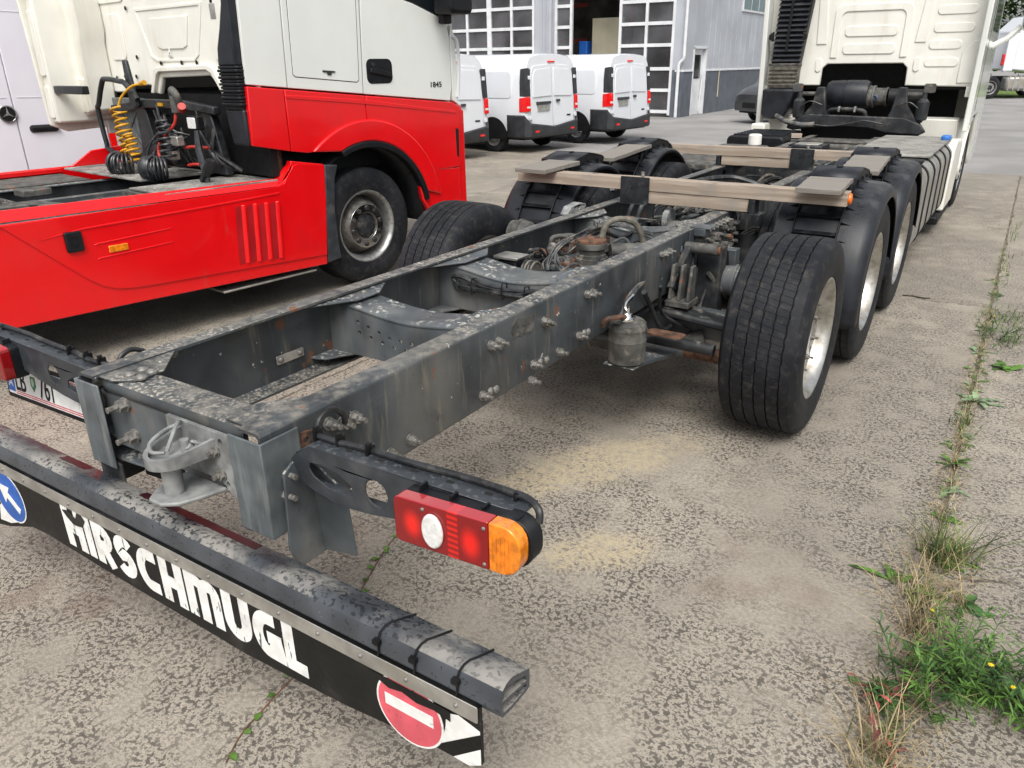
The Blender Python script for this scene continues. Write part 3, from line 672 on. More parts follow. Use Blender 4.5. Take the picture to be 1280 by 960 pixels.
pan = [(-1.2,.24),(-1.03,.252),(-.93,.275),(-.74,.338),(-.64,.346),(-.3,.335),(.37,.322),(.75,.345),(1.0,.375),(1.12,.378),(1.152,.398),(1.152,.519),(-1.2,.519)]
FL = B().prism(pan, 'y', -.118, -.106).obj('bumper_panel', M['flap'], T, bev=.002, seg=1)
B().prism([(-1.2,.519),(1.15,.519),(1.15,.560),(-1.2,.560)], 'y', -.1185, -.107).obj('panel_upper_edge', M['flap'], T)
# lettering built from bold strokes, each glyph one mesh
YL = -.1184
def ribbon(b, pts, w, y):
    P = [Vector((p[0], p[1])) for p in pts]; L = []; Rr = []
    for i in range(len(P)):
        d = (P[min(i+1, len(P)-1)] - P[max(i-1, 0)]).normalized(); n = Vector((-d.y, d.x))
        k = 1.0
        if 0 < i < len(P)-1:
            d0 = (P[i]-P[i-1]).normalized(); n0 = Vector((-d0.y, d0.x)); k = 1/max(.5, n.dot(n0))
        L.append(P[i]+n*w/2*k); Rr.append(P[i]-n*w/2*k)
    n = len(P); vs = [(p.x, y, p.y) for p in L] + [(p.x, y, p.y) for p in Rr]
    b.add(vs, [(i, i+1, n+i+1, n+i) for i in range(n-1)])
def glyph(ch, x, w, z0, h, t):
    """strokes in a box x..x+w, z0..z0+h"""
    l, r_, bt, tp, mx, mz = x+t/2, x+w-t/2, z0, z0+h, x+w/2, z0+h*.5
    q = t/2
    if ch == 'H': return [[(l,bt),(l,tp)], [(l,mz+.1*h),(l+.3*w,mz),(r_-.02*w,mz-.02*h)], [(r_,bt),(r_,tp)]]
    if ch == 'h': return [[(l,bt),(l,tp)], [(l,mz),(r_,mz)], [(r_,bt),(r_,tp)]]
    if ch == 'I': return [[(l,bt),(l,tp)]]
    if ch == 'R': return [[(l,bt),(l,tp)], [(l,tp-q),(mx,tp-q)]+arc(mx-.04*w, tp-q-.2*h, r_-mx+.02*w, 80,-80,8,.2*h)+[(l+.1*w,mz-.02*h)], [(mx-.1*w,mz),(r_,bt)]]
    if ch == 'S': return [arc(mx+.02*w, tp-q-.19*h, (w-t)/2, 30, 235, 10, .19*h) + arc(mx-.02*w, bt+q+.21*h, (w-t)/2, 70,-150, 12, .21*h)]
    if ch == 'C': return [[(r_+q*.6,tp-q)] + arc(mx+.06*w, mz, (w-t)/2+.04*w, 95, 265, 14, h/2-q) + [(r_+q*.6,bt+q)]]
    if ch == 'M': return [[(l,bt),(l,tp)], [(l,tp-q*1.0)]+arc(x+w*.30, tp-q-.16*h, w*.20, 90, 0, 6, .16*h)+[(x+w*.5,bt)], [(x+w*.5,tp-.3*h)]+arc(x+w*.68, tp-q-.16*h, w*.18+.0, 150, 0, 8, .16*h)+[(r_,bt)]]
    if ch == 'U': return [[(l,tp)]+arc(mx, bt+q+.26*h, (w-t)/2, 180, 360, 12, .26*h)+[(r_,tp)]]
    if ch == 'G': return [[(r_,tp-q)] + arc(mx+.02*w, mz, (w-t)/2+.02*w, 90, 270, 14, h/2-q) + [(r_,bt+q),(r_,mz-.02*h)], [(mx,mz-.04*h),(r_+q,mz-.04*h)]]
    if ch == 'L': return [[(l,tp),(l,bt+q)], [(x,bt+q),(x+w,bt+q)]]
txt = [('H',.122),('I',.045),('R',.112),('S',.112),('C',.118),('h',.118),('M',.165),('U',.118),('G',.118),('L',.085)]
x = -.486; k = 0
for ch, w in txt:
    w *= .93; b = B()
    for st in glyph(ch, x, w, .366, .150, .040): ribbon(b, st, .040, YL-.00025*(k % 3)); k += 1
    b.obj('letter', M['letter'], FL); x += w + .0079
# paint torn off the top of the first letter
B().prism([(-.475,.500),(-.44,.507),(-.40,.49),(-.375,.53),(-.345,.498),(-.37,.468),(-.41,.462),(-.45,.478)], 'y', YL-.0022, YL-.0008).obj('torn_patch', M['flap'], FL)
# round blue sign with white arrow, at the far end
def disc(cx, cz, r, y, t=.0006, n=40): return B().prism(circ(cx, cz, r, n), 'y', y-t, y)
SB = disc(-.845,.425,.101,YL-.0004).obj('direction_sign', M['white'], FL)
disc(-.845,.425,.095,YL-.0014).obj('blue_disc', M['blue'], SB)
d = Vector((-.80,.58)).normalized(); n_ = Vector((-d.y, d.x)); c = Vector((-.845,.425))
A = [c-d*.07+n_*.014, c+d*.01+n_*.014, c+d*.01+n_*.045, c+d*.072, c+d*.01-n_*.045, c+d*.01-n_*.014, c-d*.07-n_*.014]
B().prism([(p.x,p.y) for p in A], 'y', YL-.0034, YL-.0024).obj('arrow', M['white'], SB)
B().prism([(-.98,.29),(-.90,.30),(-.80,.34),(-.87,.41),(-.95,.36)], 'y', YL-.0003, YL-.0001).obj('white_patch', M['white'], FL)
# no-entry sign, its upper edge torn
SR = disc(.955,.445,.098,YL-.0004).obj('no_entry_sign', M['white'], FL)
disc(.955,.445,.092,YL-.0014).obj('red_disc', M['pinkred'], SR)
B().prism([(.885,.435),(1.025,.435),(1.025,.468),(.885,.468)], 'y', YL-.0030, YL-.0018).obj('bar', M['white'], SR)
tear = [(.84,.512),(.90,.516),(1.0,.516),(1.075,.512),(1.075,.485),(1.03,.493),(.98,.487),(.94,.497),(.90,.488),(.865,.50)]
B().prism(tear, 'y', YL-.0040, YL-.0032).obj('torn_patch', M['flap'], SR)
# black and white hazard stripes
for poly in ([(1.062,.50),(1.095,.512),(1.151,.497),(1.151,.488),(1.035,.395),(1.01,.381),(1.045,.405),(1.058,.46)], [(1.075,.380),(1.118,.379),(1.151,.400),(1.151,.446)]):
    B().prism(poly, 'y', YL-.0003, YL-.0001).obj('hazard_stripe', M['white'], FL)

# rear lamps on perforated brackets
def lamp_set(s, dx=0):
    br = thing('lamp_bracket', None, None, parent=T)
    q = lambda pts: [(s*x, z) for x, z in pts]
    out = q([(.432,.855),(.455,.878),(.50,.906),(.60,.908),(1.14,.925),(1.14,.862),(.84,.80),(.70,.775),(.60,.765),(.505,.782),(.47,.792)])
    h1 = q(arc(.545,.835,.052,90,270,8,.028)[::-1] + [(.60,.800),(.655,.815),(.66,.84),(.62,.858)])
    h1 = q([(.50,.862),(.545,.868),(.60,.858),(.64,.84),(.648,.81),(.62,.802),(.56,.806),(.51,.825),(.495,.845)])
    h2_ = q(circ(.725,.842,.036,18,.036))
    b = B().prism(out, 'y', .070, .074, holes=[h1, h2_]); b.obj('plate', M['bracket'], br, bev=.001, seg=1)
    # top and bottom flange
    hs_ = [rrect(min(s*(.60+.105*k), s*(.645+.105*k)), max(s*(.60+.105*k), s*(.645+.105*k)), .088, .100, .005, 2) for k in range(5)]
    t = B()
    t.hexa([(s*.50,.070,.904),(s*1.14,.070,.921),(s*1.14,.135,.921),(s*.50,.135,.904)], [(s*.50,.070,.909),(s*1.14,.070,.926),(s*1.14,.135,.926),(s*.50,.135,.909)])
    t.hexa([(s*.455,.070,.874),(s*.50,.070,.904),(s*.50,.135,.904),(s*.455,.135,.874)], [(s*.452,.070,.879),(s*.50,.070,.909),(s*.50,.135,.909),(s*.452,.135,.879)])
    t.obj('flange', M['bracket'], br, bev=.001, seg=1)
    t = B(); t.hexa([(s*.47,.074,.786),(s*.60,.074,.763),(s*.60,.135,.763),(s*.47,.135,.786)], [(s*.47,.074,.791),(s*.60,.074,.768),(s*.60,.135,.768),(s*.47,.135,.791)])
    t.hexa([(s*.60,.074,.763),(s*.84,.074,.798),(s*.84,.11,.798),(s*.60,.135,.763)], [(s*.60,.074,.768),(s*.84,.074,.803),(s*.84,.11,.803),(s*.60,.135,.768)])
    t.obj('flange', M['bracket'], br)
    for k in range(5):
        x = .60+.105*k; z = .909+.017*(x-.50)/.64+.0006
        B().prism(rrect(min(s*x, s*(x+.045)), max(s*x, s*(x+.045)), .098, .110, .005, 2), 'z', z-.0003, z).obj('slot', M['hole'], br)
    # cable with ties
    c_ = B().tube(spline([(s*.43,.27,.875),(s*.44,.26,.90),(s*.445,.235,.93),(s*.45,.20,.945),(s*.45,.165,.935),(s*.455,.145,.91),(s*.49,.118,.916),(s*.56,.112,.919),(s*.66,.122,.920),(s*.80,.118,.926),(s*.95,.126,.929),(s*1.08,.118,.935),(s*1.13,.11,.938),(s*1.165,.095,.93),(s*1.172,.085,.905)], 7), .0085, 10)
    c_.obj('cable', M['cable'], br)
    for x in (.49,.57,.67,1.10):
        B().box(s*x-.004,s*x+.004,.104,.132,.903,.934).box(s*x-.006,s*x+.006,.108,.120,.932,.944).obj('cable_tie', M['black'], br)
    # lamp
    lp = thing('tail_lamp', None, None, parent=T, loc=(s*dx,0,0))
    def body(x0, x1, y0, y1, za, zb, r0, r1, name, m, bev=.006):
        pts = arc(x1-r1, -r1, r1, 90, 0, 6) + arc(x1-r1, -.118+r1, r1, 0, -90, 6) + arc(x0+r0, -.118+r0, r0, 270, 180, 4) + arc(x0+r0, -r0, r0, 180, 90, 4)
        pts = [(s*x, za + z + (x-.8)*.06) for x, z in pts]
        return B().prism(pts, 'y', y0, y1).obj(name, m, lp, bev=bev, seg=3)
    body(.818,1.158, .040, .085, .908,0, .012,.05, 'housing', M['plasticdark'], .004)
    for k in range(4): B().box(min(s*(.86+.085*k),s*(.866+.085*k)),max(s*(.86+.085*k),s*(.866+.085*k)),.043,.068,.9085,.929).obj('housing_rib', M['plasticdark'], lp)
    body(.815,1.072, .004, .040, .910,0, .016,.004, 'red_lens', M['lensbowl'], .012)
    body(1.073,1.150, .004, .040, .910,0, .004,.045, 'amber_lens', M['amber'], .012)
    zz = lambda x: .908-.118/2+(x-.8)*.06
    B().prism([(s*a, w) for a, w in circ(.928, zz(.928), .029, 24, .043)], 'y', -.006, .006).obj('reversing_lens', M['whitelens'], lp, bev=.006, seg=3)
    for x, z in ((.90,.046),(1.062,.044),(1.062,-.044)): mk('screw', RM, M['bolt'], lp, loc=(s*x,.004,zz(x)+z), rot=(0,0,-math.pi/2), scale=(.4,.35,.35))
    # ribs of the amber lens
    for k in range(5): B().box(min(s*(1.082+.010*k),s*(1.084+.010*k)),max(s*(1.082+.010*k),s*(1.084+.010*k)),.0022,.006,zz(1.1)-.045,zz(1.1)+.036).obj('lens_rib', M['amber'], lp)
lamp_set(1, .025); lamp_set(-1, .11)

# text helper (flat mesh from the built-in font)
def text(body, size, m, name, parent, loc, rot, ext=.0006, sx=1.0):
    cu = bpy.data.curves.new('t', 'FONT'); cu.body = body; cu.size = size; cu.extrude = ext; cu.align_x = 'LEFT'; cu.offset = size*.008
    o = bpy.data.objects.new('t', cu); COL.objects.link(o)
    dg = bpy.context.evaluated_depsgraph_get(); me = bpy.data.meshes.new_from_object(o.evaluated_get(dg)); bpy.data.objects.remove(o)
    me.name = name; me.materials.clear()
    return mk(name, me, m, parent, loc=loc, rot=rot, scale=(sx,1,1))
# number plate hanging behind the left bracket
NPx0, NPx1, NPz0, NPz1, NPy = -1.30, -.70, .625, .76, .152
NPt = thing('number_plate', None, None, parent=T)
NPt.location = (-1.02, .15, .70); NPt.rotation_euler = (R(-6), R(-1.5), 0)
B().prism(rrect(-.285,.31,-.085,.075,.012), 'y', .003, .012).obj('holder', M['plasticdark'], NPt, bev=.002)
B().prism(rrect(-.265,.295,-.065,.062,.008), 'y', -.001, .003).obj('plate', M['white'], NPt, bev=.0006)
B().box(-.262,-.212,-.0018,-.001,-.055,.05).obj('blue_band', M['blue'], NPt)
text('A', .048, M['white'], 'plate_letter', NPt, (-.254,-.0022,-.035), (R(90),0,0))
text('LB', .125, M['black'], 'plate_letter', NPt, (-.205,-.0022,-.043), (R(90),0,0), sx=.62)
text('761', .125, M['black'], 'plate_letter', NPt, (-.025,-.0022,-.043), (R(90),0,0), sx=.62)
B().prism([(-.082,.03),(-.048,.03),(-.046,-.005),(-.065,-.03),(-.084,-.005)], 'y', -.0022, -.001).obj('crest', M['green'], NPt)
B().prism([(-.075,.02),(-.06,.024),(-.055,.005),(-.066,-.012),(-.074,0)], 'y', -.003, -.0023).obj('crest_figure', M['lightgreen'], NPt)
for z in (-.058,-.050,.050,.057): B().box(-.205,.29,-.0016,-.001,z-.0018,z+.0018).obj('red_line', M['platered'], NPt)

# ---------------------------------------------------------------- wheels
def tyre_mesh(hw, Rt=.50, seg=192):
    gr = [-.115,-.055,0,.055,.115] if hw > .17 else [-.08,-.027,.027,.08]
    pr = [(-hw+.03,.300),(-hw+.012,.312),(-hw+.002,.36),(-hw,.405),(-hw+.006,.455),(-hw+.016,.478),(-hw+.030,.4935)]
    lab = [0]*len(pr)
    for g in gr:
        e = .0032
        pr += [(g-e-.001,.4985),(g-e+.001,.4865),(g+e-.001,.4865),(g+e+.001,.4985)]; lab += [1,1,1,1]
    pr += [(hw-.030,.4935),(hw-.016,.478),(hw-.006,.455),(hw,.405),(hw-.002,.36),(hw-.012,.312),(hw-.03,.300)]; lab += [0]*7
    k = Rt/.5; pr = [(h, r*k) for h, r in pr]
    wob = lambda i, j: (.0013 if (j//2) % 2 else -.0013) if lab[i] else 0
    return B().lathe(pr, (0,0,0), 'x', seg, wob=wob).mesh('tyre', 40)
TY_W, TY_N = tyre_mesh(.1925), tyre_mesh(.157)
def disc_face(r_out, r_in, x, t, nh=10, rh=.021, rc=.235, bolts=0):
    return B().prism(circ(0,0,r_out,56), 'x', x-t, x, holes=[circ(0,0,r_in,36)] + [circ(rc*math.cos(2*math.pi*k/nh), rc*math.sin(2*math.pi*k/nh), rh, 10) for k in range(nh)])
def wheel(name, parent, loc, side, kind, tm=None, tyre=None):
    """kind: 'single' disc near the outer face, 'deep' dished drive wheel, 'front' hub with nut ring"""
    w = thing(name, None, None, loc=loc, rz=0 if side > 0 else math.pi, parent=parent)
    hw = .1925 if kind == 'single' else .157
    mk('tyre', tyre or (TY_W if hw > .17 else TY_N), tm or M['tyre'], w)
    o = hw-.022
    m = M['alu'] if kind in ('single','deep') else M['rim']
    rim = B().lathe([(o-.004,.305),(o+.006,.313),(o+.006,.300),(o-.004,.286),(o-.03,.276),(o-.07,.262),(o-.22,.258),(-o+.06,.262),(-o+.03,.276),(-o+.004,.286),(-o-.006,.300),(-o-.006,.313),(-o+.004,.305)], (0,0,0), 'x', 64).obj('rim', m, w)
    if kind == 'single':
        disc_face(.262,.150,o-.065,.014,10,.024,.222).obj('wheel_disc', M['alu'], rim, bev=.003)
        B().lathe([(o-.066,.150),(o-.075,.142),(o-.16,.132),(o-.165,0)], (0,0,0), 'x', 40).obj('hub', M['rim'], rim)
        for k in range(10): mk('wheel_nut', BM, M['bolt'], rim, loc=(o-.066,.178*math.cos(k*.628+.31),.178*math.sin(k*.628+.31)), scale=(.9,.95,.95))
    elif kind == 'deep':
        disc_face(.258,.140,o-.165,.014,10,.024,.215).obj('wheel_disc', M['alu'], rim, bev=.003)
        B().lathe([(o-.166,.140),(o-.10,.125),(o-.06,.115),(o-.055,.09),(o-.05,0)], (0,0,0), 'x', 40).obj('hub', M['darksteel'], rim)
        for k in range(10): mk('wheel_nut', BM, M['bolt'], rim, loc=(o-.166,.168*math.cos(k*.628+.31),.168*math.sin(k*.628+.31)))
    else:
        B().lathe([(o-.12,.258),(o-.10,.235),(o-.05,.215),(o-.02,.200),(o-.012,.192),(o-.012,.112),(o-.02,.106)], (0,0,0), 'x', 56).obj('wheel_disc', M['rimdirty'], rim)
        B().prism(circ(0,0,.188,48), 'x', o-.014, o-.004, holes=[circ(0,0,.118,32)]).obj('nut_ring', M['chrome'], rim, bev=.003)
        for k in range(10):
            a = k*.628+.2
            B().cyl((o-.006,.155*math.cos(a),.155*math.sin(a)),(o+.008,.155*math.cos(a),.155*math.sin(a)),.021,14).obj('wheel_nut', M['darksteel'], rim, bev=.004)
        B().lathe([(o-.03,.116),(o-.022,.10),(o-.010,.07),(o-.006,.05),(o-.006,0)], (0,0,0), 'x', 32).obj('hub', M['darksteel'], rim)
        for k in range(8):
            a = k*.785+.1
            B().cyl((o-.02,.088*math.cos(a),.088*math.sin(a)),(o-.004,.088*math.cos(a),.088*math.sin(a)),.010,8).obj('hub_bolt', M['darksteel'], rim)
    return w
Y1, Y2, Y3 = 2.79, 4.06, 5.34
wheel('wheel', T, (1.012,Y1,.5), 1, 'single'); wl = wheel('wheel', T, (-1.012,Y1,.5), -1, 'single', M['tyredusty'])
for y in (Y2, Y3):
    for s in (1,-1):
        wheel('wheel', T, (s*1.075,y,.5), s, 'deep')
        wi = mk('wheel', TY_N, M['tyre'], T, loc=(s*.72,y,.5))
for s in (1,-1): wheel('wheel', T, (s*1.06,10.65,.5), s, 'front')

# ---------------------------------------------------------------- fenders over the twin drive axles
RIBM = B().hexa([(-.125,-.012,.600),(.125,-.012,.600),(.125,.018,.600),(-.125,.018,.600)], [(-.125,-.012,.642),(.125,-.012,.642),(.125,.018,.622),(-.125,.018,.622)]).mesh('rib')
SPM = B().add([(0,-.008,.598),(0,.010,.598),(0,.004,.640),(.085,0,.600)], [(0,1,2),(0,2,3),(1,3,2),(0,3,1)]).mesh('spike')
def fender(s, yc):
    F = thing('fender', None, None, loc=(s*.965, yc, .5), parent=T)
    b = B(); rows = []
    a0, a1 = -14, 176      # from the rear (towards camera) over the top to the front
    sec = [(-.275,.575),(-.272,.598),(-.262,.606),(-.15,.612),(.12,.612),(.215,.606),(.255,.592),(.272,.570),(.276,.535),(.276,.525)]
    n = 40
    for k in range(n+1):
        a = R(a0 + (a1-a0)*k/n)
        rows.append([(s*x, -r*math.cos(a), r*math.sin(a)) for x, r in sec])
    b.grid(rows); b.obj('shell', M['plastic'], F, solid=.008)
    # recessed ladder channel along the middle
    for k in range(8):
        a = -6 + k*10.5
        if a > 52: break
        o = mk('rib', RIBM, M['plasticdark'], F, rot=(R(90-a),0,0), loc=(-s*.03,0,0))
    for sx in (-1, 1):
        for k in range(17):
            a = -8 + k*10.2
            mk('spike', SPM, M['plasticdark'], F, rot=(R(90-a),0,0), loc=(-s*.03+sx*.128,0,0), scale=(sx,1,1))
        # channel side walls
        w = B(); rows = []
        for k in range(31):
            a = R(-10+ (158)*k/30); rt = .655 if 55 < -10+158*k/30 < 125 else .640
            rows.append([(-s*.03+sx*.125, -.607*math.cos(a), .607*math.sin(a)), (-s*.03+sx*.125, -rt*math.cos(a), rt*math.sin(a))])
        w.grid(rows); w.obj('side_wall', M['plasticdark'], F, solid=.006)
    # raised cover plate on top with two steps
    c = B(); rows = []
    for a, r in [(56,.636),(60,.650),(60.1,.662),(65,.664),(65.1,.676),(71,.678),(71.1,.692),(90,.690),(108,.686),(118,.664),(124,.64)]:
        rows.append([(x, -r*math.cos(R(a)), r*math.sin(R(a))) for x in (-s*.03-.135, -s*.03+.135)])
    c.grid(rows); c.obj('cover_plate', M['plastic'], F, solid=.006)
    for sx in (-1, 1):
        pts = [(-.607*math.cos(R(a)), .607*math.sin(R(a))) for a in range(54, 127, 6)] + [(-.686*math.cos(R(a)), .686*math.sin(R(a))) for a in range(120, 58, -6)]
        B().prism(pts, 'x', -s*.03+sx*.128-.003, -s*.03+sx*.128+.003).obj('cover_side', M['plasticdark'], F)
        for k in range(5): B().box(-s*.03+sx*.131-.004, -s*.03+sx*.131+.010, -.28+.14*k-.006, -.28+.14*k+.006, .585 - .2*((-.28+.14*k)**2), .64-.2*((-.28+.14*k)**2)).obj('stiffener', M['plasticdark'], F)
    B().cyl((-s*.03,-.02,.688),(-s*.03,-.02,.695),.02,12).obj('cover_bolt', M['plasticdark'], F)
    return F
for y in (Y2, Y3):
    for s in (1, -1): fender(s, y)
# fender support arms
for s in (1,-1):
    for y in (4.7, 5.95): B().cyl((s*.38,y,.86),(s*1.1,y,.86),.022,10).obj('fender_support', M['darksteel'], T)

# ---------------------------------------------------------------- running gear between the rails
for y in (Y1, Y2, Y3):
    ax = thing('axle', None, None, parent=T)
    b = B()
    if y == Y1:
        b.prism([(-.085,.42),(.085,.42),(.085,.52),(.06,.55),(-.06,.55),(-.085,.52)], 'x', -.80, .80)
        b.T = Matrix.Translation((0,y,0)); b.v = [(v[0], v[1]+y, v[2]) for v in b.v]
    else:
        b.lathe([(-.85,.07),(-.30,.07),(-.20,.16),(-.10,.20),(.10,.20),(.20,.16),(.30,.07),(.85,.07)], (0,y,.5), 'x', 24)
    b.obj('beam', M['darksteel'] if y != Y1 else M['frame_plain'], ax, bev=.006 if y == Y1 else 0)
    for s in (-1, 1):
        B().lathe([(s*.80,.21),(s*.86,.215),(s*.98,.205),(s*.98,.1)], (0,y,.5), 'x', 32).obj('brake_drum', M['darksteel'], ax)
        # air bellows
        for yy in (y-.33, y+.33):
            if y == Y1 and yy < y: continue
            B().lathe([(0,.02),(0,.10),(.02,.125),(.06,.13),(.11,.128),(.16,.13),(.20,.12),(.22,.09),(.30,.08)][::-1], (s*.50,yy,.50), 'z', 24).obj('air_bellows', M['black'], ax)
# tie tube in front of the first axle, with rusty ends
B().cyl((-.45,2.50,.405),(.78,2.50,.415),.034,16).obj('tie_rod', M['frame_plain'], T)
B().cyl((.60,2.50,.414),(.80,2.50,.415),.0365,16).obj('tie_rod_sleeve', M['rust'], T)
B().tube([(.05,2.52,.38),(.25,2.55,.36),(.48,2.66,.37),(.62,2.72,.42)], [.045,.05,.045,.06], 12).obj('steering_arm', M['dusty'], T)
# dirty air reservoir with chrome fitting below the right rail
A_ = thing('air_reservoir', None, None, parent=T)
B().lathe([(-.115,.0),(-.113,.07),(-.10,.086),(.0,.088),(.005,.090),(.01,.088),(.055,.088),(.06,.090),(.065,.088),(.085,.084),(.098,.07),(.105,.04),(.105,0)], (.485,2.02,.60), 'z', 36).obj('shell', M['dusty'], A_)
B().lathe([(0,.042),(.012,.042),(.014,.03),(.03,.026),(.032,.018),(.06,.017),(.062,.0)], (.485,2.0,.703), 'z', 16).tube(spline([(.485,2.0,.75),(.49,1.97,.785),(.485,2.05,.80),(.47,2.1,.79)],5),.010,8).obj('valve', M['chrome'], A_)
b = B()
for k in range(5): b.tube(spline([(.45+.008*k,1.93,.70),(.455,2.05,.745+.008*k),(.44,2.2,.785+.006*k),(.43,2.32,.80)],6),.005,6)
b.obj('air_line', M['greycable'], A_)
B().tube(spline([(.43,1.87,.70),(.45,1.86,.735),(.485,1.9,.74),(.50,1.95,.73)],6),.012,8).obj('rusty_hook', M['rust'], A_)
# plate under the reservoir
B().prism([(1.94,.488),(2.05,.475),(2.40,.40),(2.62,.42),(2.62,.43),(2.42,.415),(2.06,.487)], 'x', .40, .56).obj('reservoir_bracket', M['frame_plain'], T)
B().hexa([(.42,2.55,.56),(.80,2.62,.50),(.80,2.74,.50),(.42,2.74,.56)], [(.42,2.55,.60),(.80,2.62,.545),(.80,2.74,.545),(.42,2.74,.60)]).obj('link_plate', M['darksteel'], T, bev=.015)
B().cyl((-.3,2.36,.52),(.78,2.40,.48),.03,14).obj('stabiliser_bar', M['darksteel'], T)
B().prism(rrect(.47,.66,2.26,2.34,.03), 'z', .555,.563).obj('rusty_plate', M['rust'], T)
# bump stop with open ribs
BS = thing('bump_stop', None, None, parent=T)
B().hexa([(.43,2.60,.60),(.56,2.60,.60),(.56,2.75,.60),(.43,2.75,.60)], [(.43,2.60,.635),(.56,2.60,.635),(.56,2.75,.635),(.43,2.75,.635)]).obj('base', M['dusty'], BS, bev=.006)
for k in range(3):
    x = .436 + .05*k
    B().hexa([(x,2.615,.635),(x+.018,2.615,.635),(x+.018,2.735,.635),(x,2.735,.635)], [(x,2.65,.815),(x+.015,2.65,.815),(x+.015,2.70,.815),(x,2.70,.815)]).obj('rib', M['dusty'], BS, bev=.004)
B().box(.434,.556,2.70,2.712,.64,.80).obj('web', M['darksteel'], BS)
# shock absorber arm and trailing strut
B().hexa([(.42,2.62,.70),(.46,2.62,.70),(.46,2.68,.66),(.42,2.68,.66)], [(.42,2.86,.88),(.46,2.86,.88),(.46,2.95,.83),(.42,2.95,.83)]).obj('strut_arm', M['darksteel'], T, bev=.008)
B().cyl((.42,2.88,.862),(.60,2.88,.862),.030,14).obj('strut_bush', M['dusty'], T)
B().cyl((.60,2.88,.862),(.615,2.88,.862),.024,10).obj('strut_bolt', M['rust'], T)
B().prism([(2.90,.85),(3.12,.85),(3.12,.44),(2.92,.44)], 'x', .43, .46).obj('hanger_plate', M['frame_plain'], T, bev=.004)
B().prism([(3.2,.80),(3.28,.80),(3.30,.44),(3.22,.44)], 'x', .43, .60).obj('hanger_plate', M['frame_plain'], T, bev=.004)
B().box(.46,.60,2.95,3.05,.44,.86).obj('hanger_plate', M['darksteel'], T, bev=.01)
# brake chamber
BC = thing('brake_chamber', None, None, parent=T)
B().lathe([(-.09,.0),(-.088,.055),(-.07,.080),(-.01,.086),(-.008,.094),(.008,.094),(.01,.086),(.06,.080),(.085,.05),(.087,0)], (.66,3.06,.66), 'x', 28).obj('shell', M['frame_plain'], BC)
B().tube(spline([(.57,3.03,.67),(.53,2.99,.66),(.52,2.93,.58),(.52,2.86,.50),(.54,2.75,.46)],6),.012,8).obj('hose', M['cable'], BC)
B().cyl((.575,3.03,.67),(.535,3.0,.665),.016,6).obj('fitting', M['bolt'], BC)
B().lathe([(-.09,.0),(-.088,.055),(-.07,.080),(-.01,.086),(-.008,.094),(.008,.094),(.01,.086),(.06,.080),(.085,.05),(.087,0)], (-.70,2.98,.80), 'x', 28).obj('brake_chamber', M['dusty'], T)
B().cyl((-.85,2.79,.5),(-.80,2.79,.5),.26,36).obj('brake_shield', M['dusty'], T)
# valves and fittings crowded on the rail beside the first axle
vb = random.Random(11)
for k in range(64):
    y = 3.0+vb.random()*.62; z = .68+vb.random()*.20; l = vb.uniform(.03,.075); r_ = vb.uniform(.007,.016)
    b = B().cyl((XO+.01,y,z),(XO+.01+l,y,z),r_,8)
    if k % 3 == 0: b.cyl((XO+.01+l*.7,y,z),(XO+.01+l*.7,y+.04,z-.01),.008,6)
    if k % 4 == 0: b.box(XO+.01,XO+.04,y-.02,y+.02,z-.02,z+.015)
    b.obj('air_fitting', M['dusty'], T)
B().box(XO+.009,XO+.075,2.98,3.06,.905,.945).box(XO-.02,XO+.10,2.985,3.10,.945,.951).obj('valve_bracket', M['frame_plain'], T, bev=.002)
B().box(XO+.0,XO+.02,3.70,3.80,.88,.944).box(XO-.02,XO+.12,3.68,3.82,.9455,.952).obj('valve_bracket', M['frame_plain'], T, bev=.002)
B().prism([(3.66,.93),(3.72,.945),(3.75,.90),(3.70,.875)], 'x', XO+.03,XO+.032).obj('paper_tag', M['white'], T)
for k in range(3): B().tube(spline([(XO+.02,3.6+.03*k,.75),(XO+.10,3.75,.78+.02*k),(XO+.14,3.9,.80),(.62,4.05,.78)],6),.008,6).obj('air_line', M['dusty'], T)

# steering pivot between the rails, ahead of the third cross member
KP = thing('steering_pivot', None, None, parent=T)
B().box(-.33,.33,2.36,2.72,.775,.79).obj('deck_plate', M['frame_plain'], KP, bev=.003)
B().prism([(-.13,2.42),(.16,2.38),(.21,2.48),(.18,2.66),(-.10,2.68)], 'z', .79, .806).obj('base_plate', M['rust'], KP, bev=.004)
B().lathe([(0,.085),(.028,.088),(.03,.078),(.045,.078),(.05,.070),(.075,.072),(.078,.082),(.105,.082),(.11,.076)], (.03,2.52,.806), 'z', 32).obj('pivot_body', M['dusty'], KP)
B().lathe([(0,.080),(.012,.078),(.022,.05),(.026,.0)], (.03,2.52,.916), 'z', 28).obj('pivot_cap', M['rust'], KP)
for x, y in ((-.08,2.45),(.13,2.42),(.16,2.58),(-.06,2.63)):
    B().cyl((x,y,.806),(x,y,.828),.024,6).cyl((x,y,.828),(x,y,.84),.013,8).obj('pivot_bolt', M['bolt'], KP)
B().cyl((.10,2.60,.862),(.395,2.86,.85),.036,18).obj('drag_tube', M['dusty'], KP)
B().tube(spline([(.03,2.62,.90),(.05,2.66,.99),(.11,2.72,1.01),(.17,2.78,.97),(.20,2.82,.86)],7),.017,10).obj('rubber_hose', M['brownhose'], KP)
rw = random.Random(5)
for k in range(9):
    a, c_ = rw.uniform(-.015,.015), rw.uniform(-.02,.02)
    B().tube(spline([(-.12+a,2.30,.79),(-.15+a,2.36+c_,.82),(-.13+c_,2.45,.88+a),(-.08,2.58+c_,.925+a),(-.02+c_,2.72,.955+a),(.06,2.82+a,.95),(.20+a,2.90,.90+c_)],6),.0048,6).obj('wire', M['greycable'] if k % 3 else M['cable'], KP)
